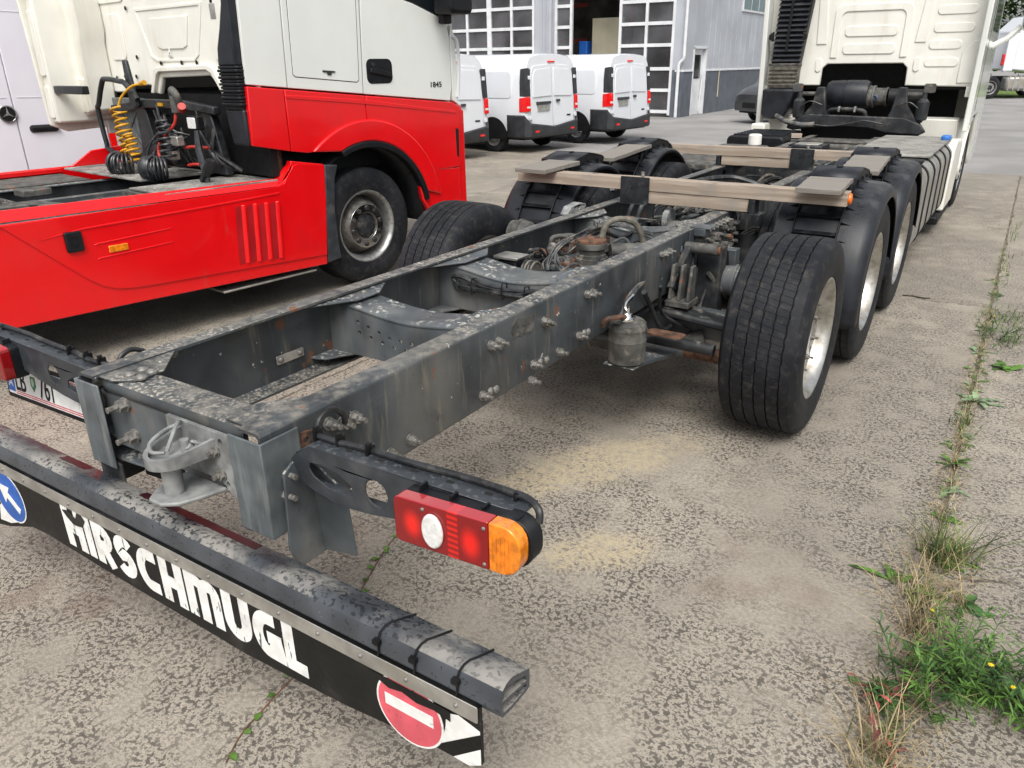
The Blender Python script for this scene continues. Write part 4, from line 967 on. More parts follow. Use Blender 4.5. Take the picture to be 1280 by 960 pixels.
for k in range(6):
    a = rw.uniform(-.02,.02)
    B().tube(spline([(-.13,2.42,.86),(-.09+a,2.36,.82),(-.02,2.30+a,.80),(.08+a,2.24,.79),(.20,2.22+a,.80)],6),.0045,6).obj('wire', M['greycable'], KP)
for k in range(7):
    a = k*.9; B().tube(spline([(-.03,2.70,.95),(-.03+.03*math.cos(a),2.70+.04*math.sin(a),.985),(-.03+.06*math.cos(a),2.70+.05*math.sin(a),.965 + .02*(k % 2))],5),.0028,5).obj('wire_end', M['greycable'], KP)
# U-bolts and shackles by the left rail
for k, (x, y) in enumerate(((-.28,2.62),(-.25,2.66),(-.20,2.95))):
    B().tube(spline([(x,y,.78),(x,y,.86),(x+.012,y+.02,.888),(x+.06,y+.06,.888),(x+.075,y+.08,.86),(x+.075,y+.08,.78)],5),.013,8).obj('u_bolt', M['dusty'] if k < 2 else M['rust'], T)
B().box(-.30,-.18,2.70,2.80,.79,.855).obj('spring_block', M['rust'], T, bev=.006)
ring = [(-.26+.03*math.cos(a*.5236), 2.47+.015*math.sin(a*.5236), .81+.036*math.sin(a*.5236)) for a in range(12)]
B().tube(ring, .012, 8, closed=True).obj('shackle', M['rust'], T)
for k in range(3):
    ring = [(-.30+.02*k+.02*math.cos(a*.628), 2.40+.012*k, .78+.02*math.sin(a*.628)) for a in range(10)]
    B().tube(ring, .008, 6, closed=True).obj('chain_link', M['rust'], T)
B().lathe([(0,.0),(.004,.03),(.02,.036),(.04,.03),(.044,0)], (-.205,2.50,.85), 'y', 16).obj('ball_joint', M['bolt'], T)
# control box
EC = thing('control_box', None, None, parent=T)
B().box(-.315,-.20,2.13,2.22,.745,.86).obj('case', M['plasticdark'], EC, bev=.010)
for k in range(3): B().box(-.30,-.215,2.1265,2.13,.80+.018*k,.806+.018*k).obj('case_rib', M['black'], EC)
B().prism([(-.33,.865),(-.19,.865),(-.185,.88),(-.335,.88)], 'y', 2.12, 2.24).obj('lid', M['alutrim'], EC, bev=.003)
B().lathe([(-.03,.045),(-.028,.055),(-.012,.055),(-.010,.047),(.010,.047),(.012,.055),(.03,.055),(.032,.04),(.032,0)], (-.13,2.16,.80), 'x', 24).obj('coil_drum', M['dusty'], EC)
for k in range(4):
    ring = [(-.155+.018*k, 2.16+.06*math.cos(a*.45), .80+.065*math.sin(a*.45)) for a in range(14)]
    B().tube(ring, .007, 6, closed=True).obj('hose_loop', M['brownhose'] if k % 2 else M['cable'], EC)
# tied bundle of black cables lying against the third cross member
CB = random.Random(3)
for k in range(7):
    a = [CB.uniform(-.012,.012) for _ in range(8)]
    B().tube(spline([(-.285+a[0],1.735,.83+a[1]*2),(-.30,1.725,.86),(-.24,1.72+a[2],.868+a[3]),(-.10,1.715+a[4],.842+a[5]),(.05,1.715+a[2],.838+a[6]),(.17,1.72+a[4],.850+a[7]),(.22,1.725,.845),(.20+a[1],1.72,.825),(.05,1.715+a[1],.815+a[2]),(-.12,1.715+a[3],.818+a[4]),(-.25,1.72,.815+a[5]),(-.285+a[0],1.735,.83+a[1]*2)],6),.0065,6).obj('cable_bundle', M['cable'], T)
for x in (-.17,0,.12): B().tube([(x,1.70,.80),(x,1.695,.84),(x,1.705,.875),(x+.004,1.735,.87),(x+.004,1.735,.81)],.0035,6,closed=True).obj('cable_tie', M['black'], T)
# driveline and clutter further forward
B().cyl((0,4.5,.70),(0,9.0,.78),.06,18).obj('propeller_shaft', M['darksteel'], T)
B().lathe([(-.2,.08),(-.15,.19),(0,.22),(.15,.19),(.2,.1)], (0,Y2,.52), 'y', 24).obj('differential', M['darksteel'], T)
B().lathe([(-.2,.08),(-.15,.19),(0,.22),(.15,.19),(.2,.1)], (0,Y3,.52), 'y', 24).obj('differential', M['darksteel'], T)
rc_ = random.Random(21)
for k in range(4):
    x, y = (-.18+.33*(k % 2)), 3.42 + .3*(k//2) + .9*(k > 1)
    B().lathe([(0,.08),(.03,.085),(.04,.07),(.07,.07),(.08,.055),(.09,0)], (x,y,.80), 'z', 22).obj('spring_seat', M['dusty'], T)
for k in range(26):
    y0 = rc_.uniform(3.3, 8.2); x0, x1 = rc_.uniform(-.3,.0), rc_.uniform(0,.32); z = rc_.uniform(.74,.93)
    B().tube(spline([(x0,y0,z-.05),(x0+.05,y0+.15,z+.02),((x0+x1)/2,y0+rc_.uniform(.2,.5),z+rc_.uniform(-.04,.05)),(x1,y0+.5,z-.03),(x1+.02,y0+.8,z-.08)],5),rc_.choice((.006,.009,.014,.02)),7).obj('hose', M[rc_.choice(('cable','greycable','brownhose','dusty'))], T)
for k in range(22):
    y0 = rc_.uniform(3.35, 8.6); x0 = rc_.uniform(-.28,.2); a, c_, d_ = rc_.uniform(.04,.12), rc_.uniform(.05,.15), rc_.uniform(.05,.12); z = rc_.uniform(.68,.82)
    if abs(y0-Y2) < .25 or abs(y0-Y3) < .25: z -= .03
    b = B().box(x0,x0+a,y0,y0+c_,z,z+d_)
    if k % 2: b.cyl((x0+a/2,y0+c_/2,z+d_),(x0+a/2,y0+c_/2,z+d_+.03),a*.3,10)
    b.obj('valve_block', M[rc_.choice(('darksteel','dusty','frame_plain','black'))], T, bev=.006)
for x, y in ((-.30,3.75),(-.24,3.78)):
    B().tube(spline([(x,y-.1,.80),(x,y,.90),(x+.02,y+.15,.955),(x+.16,y+.32,.96),(x+.30,y+.42,.93)],6),.013,8).obj('brake_pipe', M['galv'], T)
B().cyl((.0,3.62,.85),(.035,3.62,.85),.075,24).obj('disc_guard', M['galv'], T)

# dense wiring and pipework around the steering pivot and over the axles
rq = random.Random(99)
for k in range(46):
    y0 = rq.uniform(2.05,3.05) if k < 26 else rq.uniform(3.0,4.4); x0 = rq.uniform(-.34,.10); z = rq.uniform(.70,.86)
    p_ = [(x0,y0,z-.06)]
    for j in range(4): p_.append((p_[-1][0]+rq.uniform(-.02,.14), p_[-1][1]+rq.uniform(-.04,.16), z+rq.uniform(-.05,.07)))
    p_ = [(max(-.37,min(.37,a)),b_,c_) for a,b_,c_ in p_]
    B().tube(spline(p_,5),rq.choice((.005,.006,.008,.012)),6).obj('wiring', M[rq.choice(('cable','cable','black','greycable','coil'))], T)
for k in range(16):
    y0 = rq.uniform(2.1,3.0); x0 = rq.choice((rq.uniform(-.37,-.24), rq.uniform(.16,.30))); a, c_, d_ = rq.uniform(.04,.09), rq.uniform(.05,.12), rq.uniform(.04,.10); z = rq.uniform(.68,.78)
    B().box(x0,x0+a,y0,y0+c_,z,z+d_).cyl((x0+a/2,y0+c_/2,z+d_),(x0+a/2,y0+c_/2,z+d_+.025),a*.28,10).obj('valve_block', M[rq.choice(('darksteel','black','dusty'))], T, bev=.006)
B().box(-.39,.39,2.02,3.1,.60,.62).obj('belly_plate', M['darksteel'], T)
for k in range(12):
    y0 = rq.uniform(2.2,3.4); x0 = rq.uniform(.44,.60)
    B().tube(spline([(x0,y0,rq.uniform(.5,.8)),(x0+rq.uniform(-.04,.08),y0+.1,rq.uniform(.45,.7)),(x0+rq.uniform(-.02,.1),y0+.22,rq.uniform(.45,.6)),(x0+.05,y0+.36,rq.uniform(.42,.7))],5),rq.choice((.006,.009,.014)),6).obj('air_line', M[rq.choice(('cable','dusty','black'))], T)
# ---------------------------------------------------------------- cab, tanks and steps of the chassis truck
CB_ = thing('cab', None, None, parent=T)
YW = 9.85
outer = [(-1.245,1.50),(-.52,1.50),(-.515,1.70),(-.46,1.752),(.41,1.752),(.465,1.70),(.47,1.50),(1.13,1.49),(1.245,1.49),(1.235,2.5),(1.21,3.15),(-1.21,3.15),(-1.235,2.5)]
B().prism(outer, 'y', YW, YW+.05).obj('rear_wall', M['cream'], CB_, bev=.012, seg=2)
def emboss(poly, t=.012): B().prism(poly, 'y', YW-t, YW+.002).obj('pressed_panel', M['cream'], CB_, bev=.009, seg=3)
fr = rrect(-.44,.44,1.80,2.42,.10,6); fi = rrect(-.34,.34,1.84,2.36,.07,6)
B().prism(arc(-.34,2.32,.10,180,90,6)+arc(.34,2.32,.10,90,0,6)+[(.44,1.82),(.36,1.82)]+arc(.29,2.27,.07,0,90,6)+arc(-.29,2.27,.07,90,180,6)+[(-.36,1.82),(-.44,1.82)], 'y', YW-.014, YW+.002).obj('pressed_panel', M['cream'], CB_, bev=.008, seg=3)
for z in (1.86,2.06,2.50): emboss(rrect(-.30,.30,z,z+.12,.05,5))
for z, x0 in ((2.46,.70),(2.27,.69),(2.08,.68),(1.90,.66),(1.71,.64)): emboss(rrect(x0, 1.10 if z > 1.95 else 1.0, z, z+.10, .045, 5), .010)
emboss([(.60,3.1),(.50,1.98),(.62,1.98),(.68,3.1)]); emboss([(-.60,3.1),(-.50,1.98),(-.62,1.98),(-.68,3.1)])
emboss(rrect(.53,.60,1.66,1.82,.035,5)); emboss(rrect(-.60,-.53,1.66,1.82,.035,5))
emboss([(1.02,1.86),(1.12,1.99),(1.20,1.99),(1.20,1.53),(1.02,1.53)], .016)
# cab sides with wrap-over rear flaps, floor and roof
for s in (1,-1):
    sd_ = [(9.62,3.1),(9.74,1.50),(9.86,1.08),(10.05,1.05),(10.2,1.15),(11.2,1.15),(11.35,.5),(12.05,.5),(12.08,1.6),(11.85,2.3),(11.7,3.1)]
    B().prism(sd_, 'x', s*1.205, s*1.25).obj('side_panel', M['cabwhite'], CB_, bev=.008)
    B().hexa([(s*1.185,9.72,1.0),(s*1.25,9.72,1.0),(s*1.25,9.86,1.0),(s*1.185,9.86,1.0)], [(s*1.20,9.55,2.95),(s*1.256,9.55,2.95),(s*1.256,9.80,2.95),(s*1.20,9.80,2.95)]).obj('side_flap', M['cabwhite'], CB_, bev=.012, seg=3)
    B().prism([(10.45,2.1),(11.6,2.1),(11.45,2.8),(10.45,2.8)], 'x', s*1.2505, s*1.254).obj('side_window', M['glass'], CB_)
    B().box(min(s*1.2505,s*1.253),max(s*1.2505,s*1.253),10.2,10.206,1.2,3.0).obj('door_gap', M['black'], CB_)
    # rear mudguard of the front wheel and mud flap
    mg = B(); rows = []
    for k in range(15):
        a = R(-8 + 190*k/14); rows.append([(s*x, 10.65-.60*math.cos(a), .5+.60*math.sin(a)) for x in (.78,.80,1.20,1.23)])
    mg.grid(rows); mg.obj('front_mudguard', M['cream'], CB_, solid=.01)
    B().prism([(9.86,1.12),(10.05,1.14),(10.02,.62),(9.93,.62)], 'x', s*.72, s*1.12).obj('wheel_arch_panel', M['cream'], CB_, bev=.01)
    B().box(min(s*.82,s*1.2),max(s*.82,s*1.2),9.98,9.995,.16,.62).obj('mud_flap', M['black'], CB_)
    # mirror on its arm
    if s < 0: continue
    B().tube([(s*1.24,11.0,1.93),(s*1.40,11.05,2.03),(s*1.52,11.05,2.16)], .035, 8).obj('mirror_arm', M['cabwhite'], CB_)
    B().prism(rrect(s*1.52 if s > 0 else s*1.78, s*1.78 if s > 0 else s*1.52, 2.10,2.65,.05), 'y', 10.95,11.12).obj('mirror', M['cabwhite'], CB_, bev=.02)
    B().prism(rrect(s*1.535 if s > 0 else s*1.765, s*1.765 if s > 0 else s*1.535, 2.12,2.63,.04), 'y', 10.942,10.949).obj('mirror_glass', M['glass'], CB_)
B().box(-1.2,1.2,9.9,11.95,3.08,3.15).obj('roof', M['cabwhite'], CB_)
B().prism([(9.9,1.76),(11.9,1.76),(11.9,1.5),(11.2,1.45),(10.1,1.45),(9.9,1.76)], 'x', -1.2, 1.2).obj('floor', M['black'], CB_)
B().box(-1.22,1.22,12.02,12.10,.45,3.08).obj('front_wall', M['cabwhite'], CB_, bev=.02)
B().box(-1.0,1.0,10.75,10.8,.5,1.75).obj('engine_bulkhead', M['black'], CB_)
for s in (1,-1): B().box(s*1.17-.03,s*1.17+.03,9.78,9.845,1.38,1.50).cyl((s*1.17,9.77,1.44),(s*1.17,9.85,1.44),.014,8).obj('hinge', M['cream'], CB_)
# intake stack with louvres
IS = thing('intake_stack', None, None, parent=CB_)
B().prism([(-1.125,1.76),(-.77,1.76),(-.74,2.05),(-.70,2.45),(-.66,3.1),(-1.06,3.1),(-1.09,2.4)], 'y', 9.70, 9.84).obj('duct', M['plasticdark'], IS, bev=.015)
for k in range(22):
    z = 1.79+.058*k; t = (z-1.76)/1.34; xa, xb = -1.12+.06*t, -.765+.10*t
    B().hexa([(xa,9.655,z),(xb,9.655,z),(xb,9.70,z+.006),(xa,9.70,z+.006)], [(xa,9.665,z+.016),(xb,9.665,z+.016),(xb,9.70,z+.044),(xa,9.70,z+.044)]).obj('louvre', M['plastic'], IS)
B().prism([(-.955,1.9),(-.925,1.9),(-.885,3.1),(-.915,3.1)], 'y', 9.645, 9.665).obj('centre_bar', M['black'], IS)
for s in (-1,1): B().prism([(-.945+s*.18,2.02),(-.945+s*.235,2.05),(-.945+s*.235,2.10),(-.945+s*.18,2.14)], 'y', 9.66,9.72).obj('clip', M['black'], IS, bev=.008)
B().box(-1.14,-.765,9.66,9.84,1.735,1.765).obj('clamp', M['dusty'], IS, bev=.004)
for k in range(11): B().box(-1.13,-.775,9.665-.012*(k % 2),9.84,1.475+.0235*k,1.475+.0235*k+.021).obj('bellows_fold', M['brownhose'], IS, bev=.004)
B().prism([(-1.15,1.465),(-.74,1.465),(-.80,1.20),(-.86,1.10),(-1.08,1.10),(-1.14,1.16)], 'y', 9.52,9.84).obj('intake_box', M['plastic'], IS, bev=.03, seg=3)
# air filter drum and cab mounting frame
AF = thing('air_filter', None, None, parent=T)
B().lathe([(-.34,.0),(-.335,.14),(-.30,.165),(-.14,.172),(-.135,.166),(-.12,.166),(-.115,.172),(.10,.172),(.14,.155),(.15,.12)], (0,9.52,1.40), 'x', 40).obj('drum', M['plastic'], AF)
for k in range(16):
    a = k*.3927; B().box(-.345,-.325,9.52+.135*math.cos(a)-.008,9.52+.135*math.cos(a)+.008,1.40+.135*math.sin(a)-.008,1.40+.135*math.sin(a)+.008).obj('drum_rib', M['plasticdark'], AF)
B().lathe([(.14,.125),(.16,.13),(.165,.12),(.19,.118),(.195,.128),(.215,.125),(.22,.10),(.33,.098),(.335,.108),(.35,.108),(.355,.09)], (0,9.50,1.385), 'x', 32).obj('outlet', M['dusty'], AF)
B().cyl((.35,9.50,1.385),(.75,9.60,1.37),.095,20).obj('duct', M['black'], AF)
B().lathe([(0,.025),(.02,.028),(.035,.012),(.04,0)], (.23,9.38,1.375), 'y', 10).obj('dust_valve', M['bluecap'], AF)
B().tube(spline([(-.27,9.32,1.05),(-.26,9.30,1.18),(-.20,9.28,1.24),(.10,9.28,1.24),(.17,9.30,1.19),(.19,9.32,1.05)],6),.024,10).obj('support_tube', M['darksteel'], AF)
for x in (-.13,.05): B().box(x-.012,x+.012,9.25,9.31,1.215,1.28).obj('clamp', M['galv'], AF, bev=.006)
MF = thing('cab_mounting', None, None, parent=T)
B().prism([(-.70,1.02),(-.62,1.0),(-.30,1.045),(-.05,1.06),(.25,1.05),(.45,1.0),(.80,.985),(.86,1.02),(.80,1.10),(.62,1.17),(-.45,1.19),(-.68,1.10)], 'y', 9.16, 9.24).obj('cross_beam', M['darksteel'], MF, bev=.012)
for s, xc in ((-1,-.33),(1,.52)):
    B().prism([(xc-s*.02,1.50),(xc+s*.07,1.50),(xc+s*.10,1.30),(xc+s*.26,1.10),(xc-s*.12,1.10),(xc-s*.06,1.25)], 'y', 9.18,9.26).obj('upright', M['darksteel'], MF, bev=.012)
    B().cyl((xc,9.24,1.42),(xc+s*.24,9.24,1.42),.026,10).obj('pivot_tube', M['dusty'], MF)
    B().lathe([(-.14,.02),(-.12,.03),(-.11,.06),(-.09,.066),(.08,.066),(.10,.05),(.12,.03),(.18,.025)], (xc+s*.26,9.22,1.26), 'z', 20).obj('damper', M['darksteel'], MF)
    B().prism(rrect(xc+s*.30-.06,xc+s*.30+.06,1.44,1.54,.02), 'y', 9.20,9.24).obj('pivot_bracket', M['dusty'], MF, bev=.006)
    B().tube(spline([(xc-s*.02,9.16,1.30),(xc+s*.12,9.14,1.34),(xc+s*.22,9.15,1.28)],6),.008,6).obj('cable', M['cable'], MF)
B().tube(spline([(-.50,9.14,1.09),(-.20,9.13,1.06),(.05,9.13,1.10),(.20,9.13,1.13),(.40,9.13,1.10)],6),.010,6).obj('cable', M['cable'], MF)
B().tube(spline([(-.85,9.2,1.16),(-.68,9.10,1.10),(-.50,9.10,1.07),(-.36,9.12,1.08)],6),.03,10).obj('pipe', M['greycable'], MF)
B().box(-.42,.42,8.35,9.1,.80,.93).obj('gearbox_cover', M['dusty'], T, bev=.04)
B().box(-.28,.05,7.75,8.15,.82,.955).obj('battery_lid', M['plastic'], T, bev=.015)
B().box(-.25,.0,7.80,8.05,.955,.965).obj('aluminium_lid', M['alutrim'], T, bev=.006)
B().cyl((-.40,8.25,.955),(.40,8.25,.955),.018,8).obj('cross_tube', M['dusty'], T)
# fuel tank with black straps, right side
FT = thing('fuel_tank', None, None, parent=T)
sec = rrect(.60,1.21,.24,.96,.14,6)
B().prism(sec, 'y', 6.22, 8.70).obj('shell', M['tanksilver'], FT, bev=.02, seg=3)
for k in range(5):
    y = 6.50+.48*k; B().prism(rrect(.592,1.218,.232,.968,.147,6), 'y', y, y+.07, holes=[rrect(.605,1.205,.245,.955,.135,6)]).obj('strap', M['black'], FT)
B().prism(rrect(.60,1.20,.25,.95,.14,6), 'y', 6.05, 6.20).obj('end_panel', M['dusty'], FT, bev=.02)
B().box(.48,1.16,6.9,9.0,.972,.992).obj('walkway', M['treadplate'], T, bev=.004)
B().box(.50,.75,6.7,7.3,.94,1.0).obj('cover_box', M['plasticdark'], T, bev=.01)
B().prism(rrect(.92,1.16,6.35,6.52,.02), 'z', .975,1.0).obj('step_bracket', M['black'], T, bev=.004)
B().cyl((1.05,6.15,.97),(1.05,6.15,1.03),.02,10,.008).obj('orange_marker', M['orange'], T)
B().prism(rrect(1.08,1.17,8.55,8.75,.04), 'z', .99,1.035).obj('tank_cap', M['bluecap'], T, bev=.01)
B().prism([(8.78,.90),(8.95,.97),(9.62,.93),(9.78,.80),(9.60,.22),(8.72,.22)], 'x', .98, 1.225).obj('side_box', M['cream'], T, bev=.03, seg=3)
B().box(.95,1.215,8.4,9.6,.12,.21).obj('step', M['black'], T, bev=.02)
# battery box and reservoir on the left
B().prism(rrect(-1.18,-.50,.38,.98,.06), 'y', 8.35, 9.35).obj('battery_box', M['plasticdark'], T, bev=.02)
for k in range(7): B().box(-1.12,-.55,8.42+.13*k,8.46+.13*k,.975,.995).obj('box_rib', M['plastic'], T)
B().prism(rrect(-1.2,-.60,.30,.90,.06), 'y', 6.3, 8.2).obj('air_tank_box', M['dusty'], T, bev=.03)
B().lathe([(0,.0),(0,.075),(.10,.075),(.115,.06),(.118,0)], (-.80,8.22,.90), 'z', 24).obj('filler_cap', M['whitecap'], T)
B().prism(rrect(-1.2,-1.02,.40,1.05,.03), 'y', 9.35,9.65).obj('mudguard_end', M['cream'], T, bev=.02)

# ---------------------------------------------------------------- timbers and planks lying on the chassis
def timber(name, x0, x1, y0, y1, z0, z1, m, label, group=None, rz=0, seed=0, rx=0):
    cx, cy = (x0+x1)/2, (y0+y1)/2; r = random.Random(seed)
    L, W_, H = (x1-x0)/2, (y1-y0)/2, (z1-z0)
    n = 12; rows = []; b = B()
    sec = [(-W_,0),(W_,0),(W_,H),(-W_,H)]; vs = []
    for i in range(n+1):
        x = -L+2*L*i/n; dz = r.uniform(-.0012,.0012); dy = r.uniform(-.0012,.0012)
        for (y, z) in sec: vs.append((x, y+dy, z+dz))
    fs = [(i*4+k, i*4+(k+1) % 4, (i+1)*4+(k+1) % 4, (i+1)*4+k) for i in range(n) for k in range(4)] + [(0,1,2,3), (n*4+3,n*4+2,n*4+1,n*4)]
    b.add(vs, fs)
    return b.obj(name, m, loc=(cx,cy,z0), rot=(rx,0,rz), bev=.003, label=label, cat='timber', group=group)
tb = timber('timber_beam', -1.10, 1.085, 3.56, 3.66, 1.030, 1.108, M['wood'], 'long pale timber beam laid across the chassis behind the first fenders', seed=1)
tl = timber('timber_beam', -.27, .535, 3.565, 3.655, .952, 1.029, M['wood'], 'short timber packing under the near cross beam, right of the dark plate', seed=2)
t2 = timber('timber_beam', -1.0, 1.02, 5.75, 5.85, 1.030, 1.108, M['wood'], 'long pale timber beam across the chassis farther forward, behind the second fenders', seed=3)
t3 = timber('timber_beam', -.37, .40, 5.755, 5.845, .952, 1.029, M['wood'], 'short timber packing under the farther cross beam, left of the dark plate', seed=4)
# dark plates that bolt the timbers to the rails
for (x0, x1, y, lab) in ((-.30,-.10,3.5545,'dark steel plate clamping the near timber beam on the left rail'), (.22,.41,5.7445,'dark steel plate clamping the farther timber beam on the right rail')):
    P_ = thing('clamp_plate', lab, 'plate', loc=((x0+x1)/2, y, .948))
    w = (x1-x0)/2
    B().prism(rrect(-w,w,0,.168,.004,2), 'y', -.006, 0).obj('plate', M['blackmetal'], P_, bev=.002)
    B().box(-w-.02,w-.01,-.012,.14,-.006,0).obj('foot', M['blackmetal'], P_, bev=.002)
    B().cyl((w*.3,.05,.16),(w*.3,.05,.195),.012,8).obj('stud', M['bolt'], P_)
for (x, y, lab) in ((.56,3.60,'small dark steel angle at the right end of the near packing timber'), (-.40,5.80,'small dark steel angle at the left end of the farther packing timber')):
    P_ = thing('clamp_angle', lab, 'bracket', loc=(x, y, .948))
    B().box(-.018,.018,-.05,.05,.0,.078).obj('web', M['blackmetal'], P_, bev=.002)
    B().box(-.06,.06,-.07,.055,-.004,.0).obj('foot', M['blackmetal'], P_, bev=.002)
B().lathe([(0,.032),(.012,.030),(.016,.015),(.017,0)], (1.087,3.61,1.068), 'x', 20).obj('reflector', M['orange'], label='small round orange reflector on the right end of the near timber beam', cat='reflector')
def plank(xc, y0, y1, w, z0, z1, rz, label, seed):
    r = random.Random(seed); L = (y1-y0)/2
    b = B(); vs = []; n = 8
    for i in range(n+1):
        y = -L+2*L*i/n; e = r.uniform(-.003,.003); z = (z1-z0)*i/n
        for (x, h) in ((-w/2+e,0),(w/2+e,0),(w/2+e,.028),(-w/2+e,.028)): vs.append((x, y, z+h+r.uniform(-.001,.001)))
    b.add(vs, [(i*4+k, i*4+(k+1) % 4, (i+1)*4+(k+1) % 4, (i+1)*4+k) for i in range(n) for k in range(4)] + [(0,1,2,3),(n*4+3,n*4+2,n*4+1,n*4)])
    return b.obj('plank', M['woodgrey'], loc=(xc,(y0+y1)/2,z0), rot=(0,0,rz), bev=.002, label=label, cat='plank')
plank(.945, 3.42, 3.80, .24, 1.110, 1.128, R(2), 'short grey plank on the right end of the near timber beam', 1)
plank(.965, 4.40, 5.10, .24, 1.105, 1.128, R(3), 'grey plank bridging the two right-hand fenders', 2)
plank(-.90, 3.42, 3.85, .25, 1.110, 1.128, R(-4), 'short grey plank on the left end of the near timber beam', 3)
plank(-.86, 4.30, 5.15, .22, 1.105, 1.128, R(4), 'grey plank bridging the two left-hand fenders', 4)
B().box(-.06,.06,-.035,.035,0,.05).obj('wood_block', M['wood'], loc=(-.46,8.72,.946), rot=(0,0,.4), bev=.003, label='small offcut of yellow wood lying on the far left rail', cat='block')
B().tube(spline([(-.56,4.0,.96),(-.55,4.05,.99),(-.50,4.09,.99),(-.46,4.07,.96)],5),.024,8).cyl((-.58,3.99,.95),(-.58,3.99,.985),.03,12).obj('air_elbow', M['galv'], T)
B().prism([(3.05,.93),(3.10,.975),(3.22,.985),(3.30,.965),(3.30,.94),(3.2,.93)], 'x', -.47,-.415, holes=[circ(3.20,.957,.012,10)]).obj('lifting_eye', M['galv'], T, bev=.006)
# ================================================================ red tractor unit on the left (local axes: x=0 right flank, y forward)
TR = thing('tractor_unit', 'red and white tractor unit with red side skirt and coiled air hoses behind cab', 'truck', loc=(-2.95,2.0,0), rz=R(-6))
W2 = -2.38
zb = lambda y: 1.671-.09*(y-.763)            # colour break along the cab flank
ln = lambda y, z: y+.035*(z-1.67)            # cab leans forward slightly
def panel(name, poly, m, parent, x0=-.03, x1=0.0, bev=.006, holes=()): return B().prism(poly, 'x', x0, x1, holes=holes).obj(name, m, parent, bev=bev, seg=2)
CABT = thing('cab', None, None, parent=TR)
ZTOP = 3.1
g_ = .006
# upper white panels
panel('corner_panel', [(.765,zb(.765)+g_),(1.105,zb(1.105)+g_),(ln(1.105,ZTOP),ZTOP),(ln(.765,ZTOP),ZTOP)], M['cabwhite'], CABT)
mid = panel('side_panel', [(1.113,zb(1.113)+g_),(1.832,zb(1.832)+g_),(ln(1.85,ZTOP),ZTOP),(ln(1.113,ZTOP),ZTOP)], M['cabwhite'], CABT)
hp = [(1.165,1.735),(1.185,1.718),(1.775,1.668),(1.80,1.685),(1.86,2.75),(1.20,2.80)]
panel('locker_lid_gap', hp, M['black'], mid, -.002, .0006, 0)
panel('locker_lid', [(1.170,1.738),(1.187,1.723),(1.773,1.673),(1.795,1.687),(1.854,2.745),(1.206,2.795)], M['cabwhite'], mid, -.002, .0035, .003)
B().prism([(1.44,1.765),(1.56,1.757),(1.56,1.748),(1.525,1.745),(1.52,1.728),(1.485,1.728),(1.48,1.748),(1.44,1.752)], 'x', .003, .010).obj('locker_handle', M['darksteel'], mid, bev=.002)
door = panel('door', [(1.842,zb(1.842)+g_),(2.86,zb(2.86)+g_),(2.885,1.60),(2.88,2.02),(2.84,2.14),(2.72,2.19),(2.45,2.27),(2.0,2.36),(ln(1.86,ZTOP),ZTOP-.2),(ln(1.86,ZTOP),ZTOP-.2)][:9], M['cabwhite'], CABT)
panel('door_window', [(2.02,2.37),(2.45,2.28),(2.72,2.20),(2.84,2.15),(2.70,2.6),(2.55,2.95),(2.03,2.95)], M['glass'], CABT, -.03, -.006, .002)
panel('door_upper_frame', [(1.90,2.96),(2.56,2.96),(2.50,3.1),(1.90,3.1)], M['cabwhite'], CABT)
panel('handle_recess', rrect(1.885,2.165,1.655,1.845,.05,5), M['plasticdark'], door, -.01, .004, .003)
panel('handle_grip', [(1.91,1.74),(2.15,1.70),(2.15,1.735),(1.98,1.775),(1.92,1.775)], M['black'], door, .004, .022, .006)
B().lathe([(0,.018),(.006,.016),(.007,0)], (.004,1.955,1.80), 'x', 14).obj('lock', M['darksteel'], door)
text('1845', .062, M['darksteel'], 'model_number', door, (.002,2.60,1.612), (R(90),0,R(90)), ext=.002, sx=1.25)
# red flank with wheel arch
WC = (1.82,.51)
arcL = arc(WC[0], WC[1], .70, 112, 18, 14)
flare = arc(WC[0], WC[1]+.02, .86, 130, 2, 16)
panel('lower_corner_panel', [(.758,zb(.758)-g_),(1.06,zb(1.06)-g_),(1.062,1.197),(.742,1.262)], M['red'], CABT, -.03, .012)
panel('lower_side_panel', [(1.068,zb(1.068)-g_),(1.836,zb(1.836)-g_),(1.838,WC[1]+.02+.84)] + [(y, z) for y, z in arc(WC[0], WC[1]+.02, .84, 90, 130, 8)] + [(1.22,1.172),(1.07,1.196)], M['red'], CABT, -.03, .012)
panel('lower_front_panel', [(1.848,zb(1.848)-g_),(2.88,zb(2.88)-g_),(2.97,1.43),(2.955,.90),(2.66,.90)] + [(y, z) for y, z in arc(WC[0], WC[1]+.02, .84, 20, 88.5, 12)], M['red'], CABT, -.03, .012)
fl = [(y, z) for y, z in arc(WC[0], WC[1]+.02, .855, 131, 10, 18)] + [(y, z) for y, z in arc(WC[0], WC[1], .705, 18, 114, 16)]
B().prism(fl, 'x', -.05, .030).obj('wheel_flare', M['red'], CABT, bev=.014, seg=3)
B().prism(arc(WC[0], WC[1], .704, 114, 12, 20) + arc(WC[0], WC[1], .655, 12, 114, 20), 'x', -.10, .034).obj('arch_lip', M['plasticdark'], CABT, bev=.008)
# black inner wheel housing
b = B(); rows = []
for k in range(15):
    a = R(-5+190*k/14); rows.append([(x, WC[0]+.66*math.cos(a), WC[1]+.66*math.sin(a)) for x in (-.62,-.04)])
b.grid(rows).obj('wheel_housing', M['plasticdark'], CABT, solid=.01)
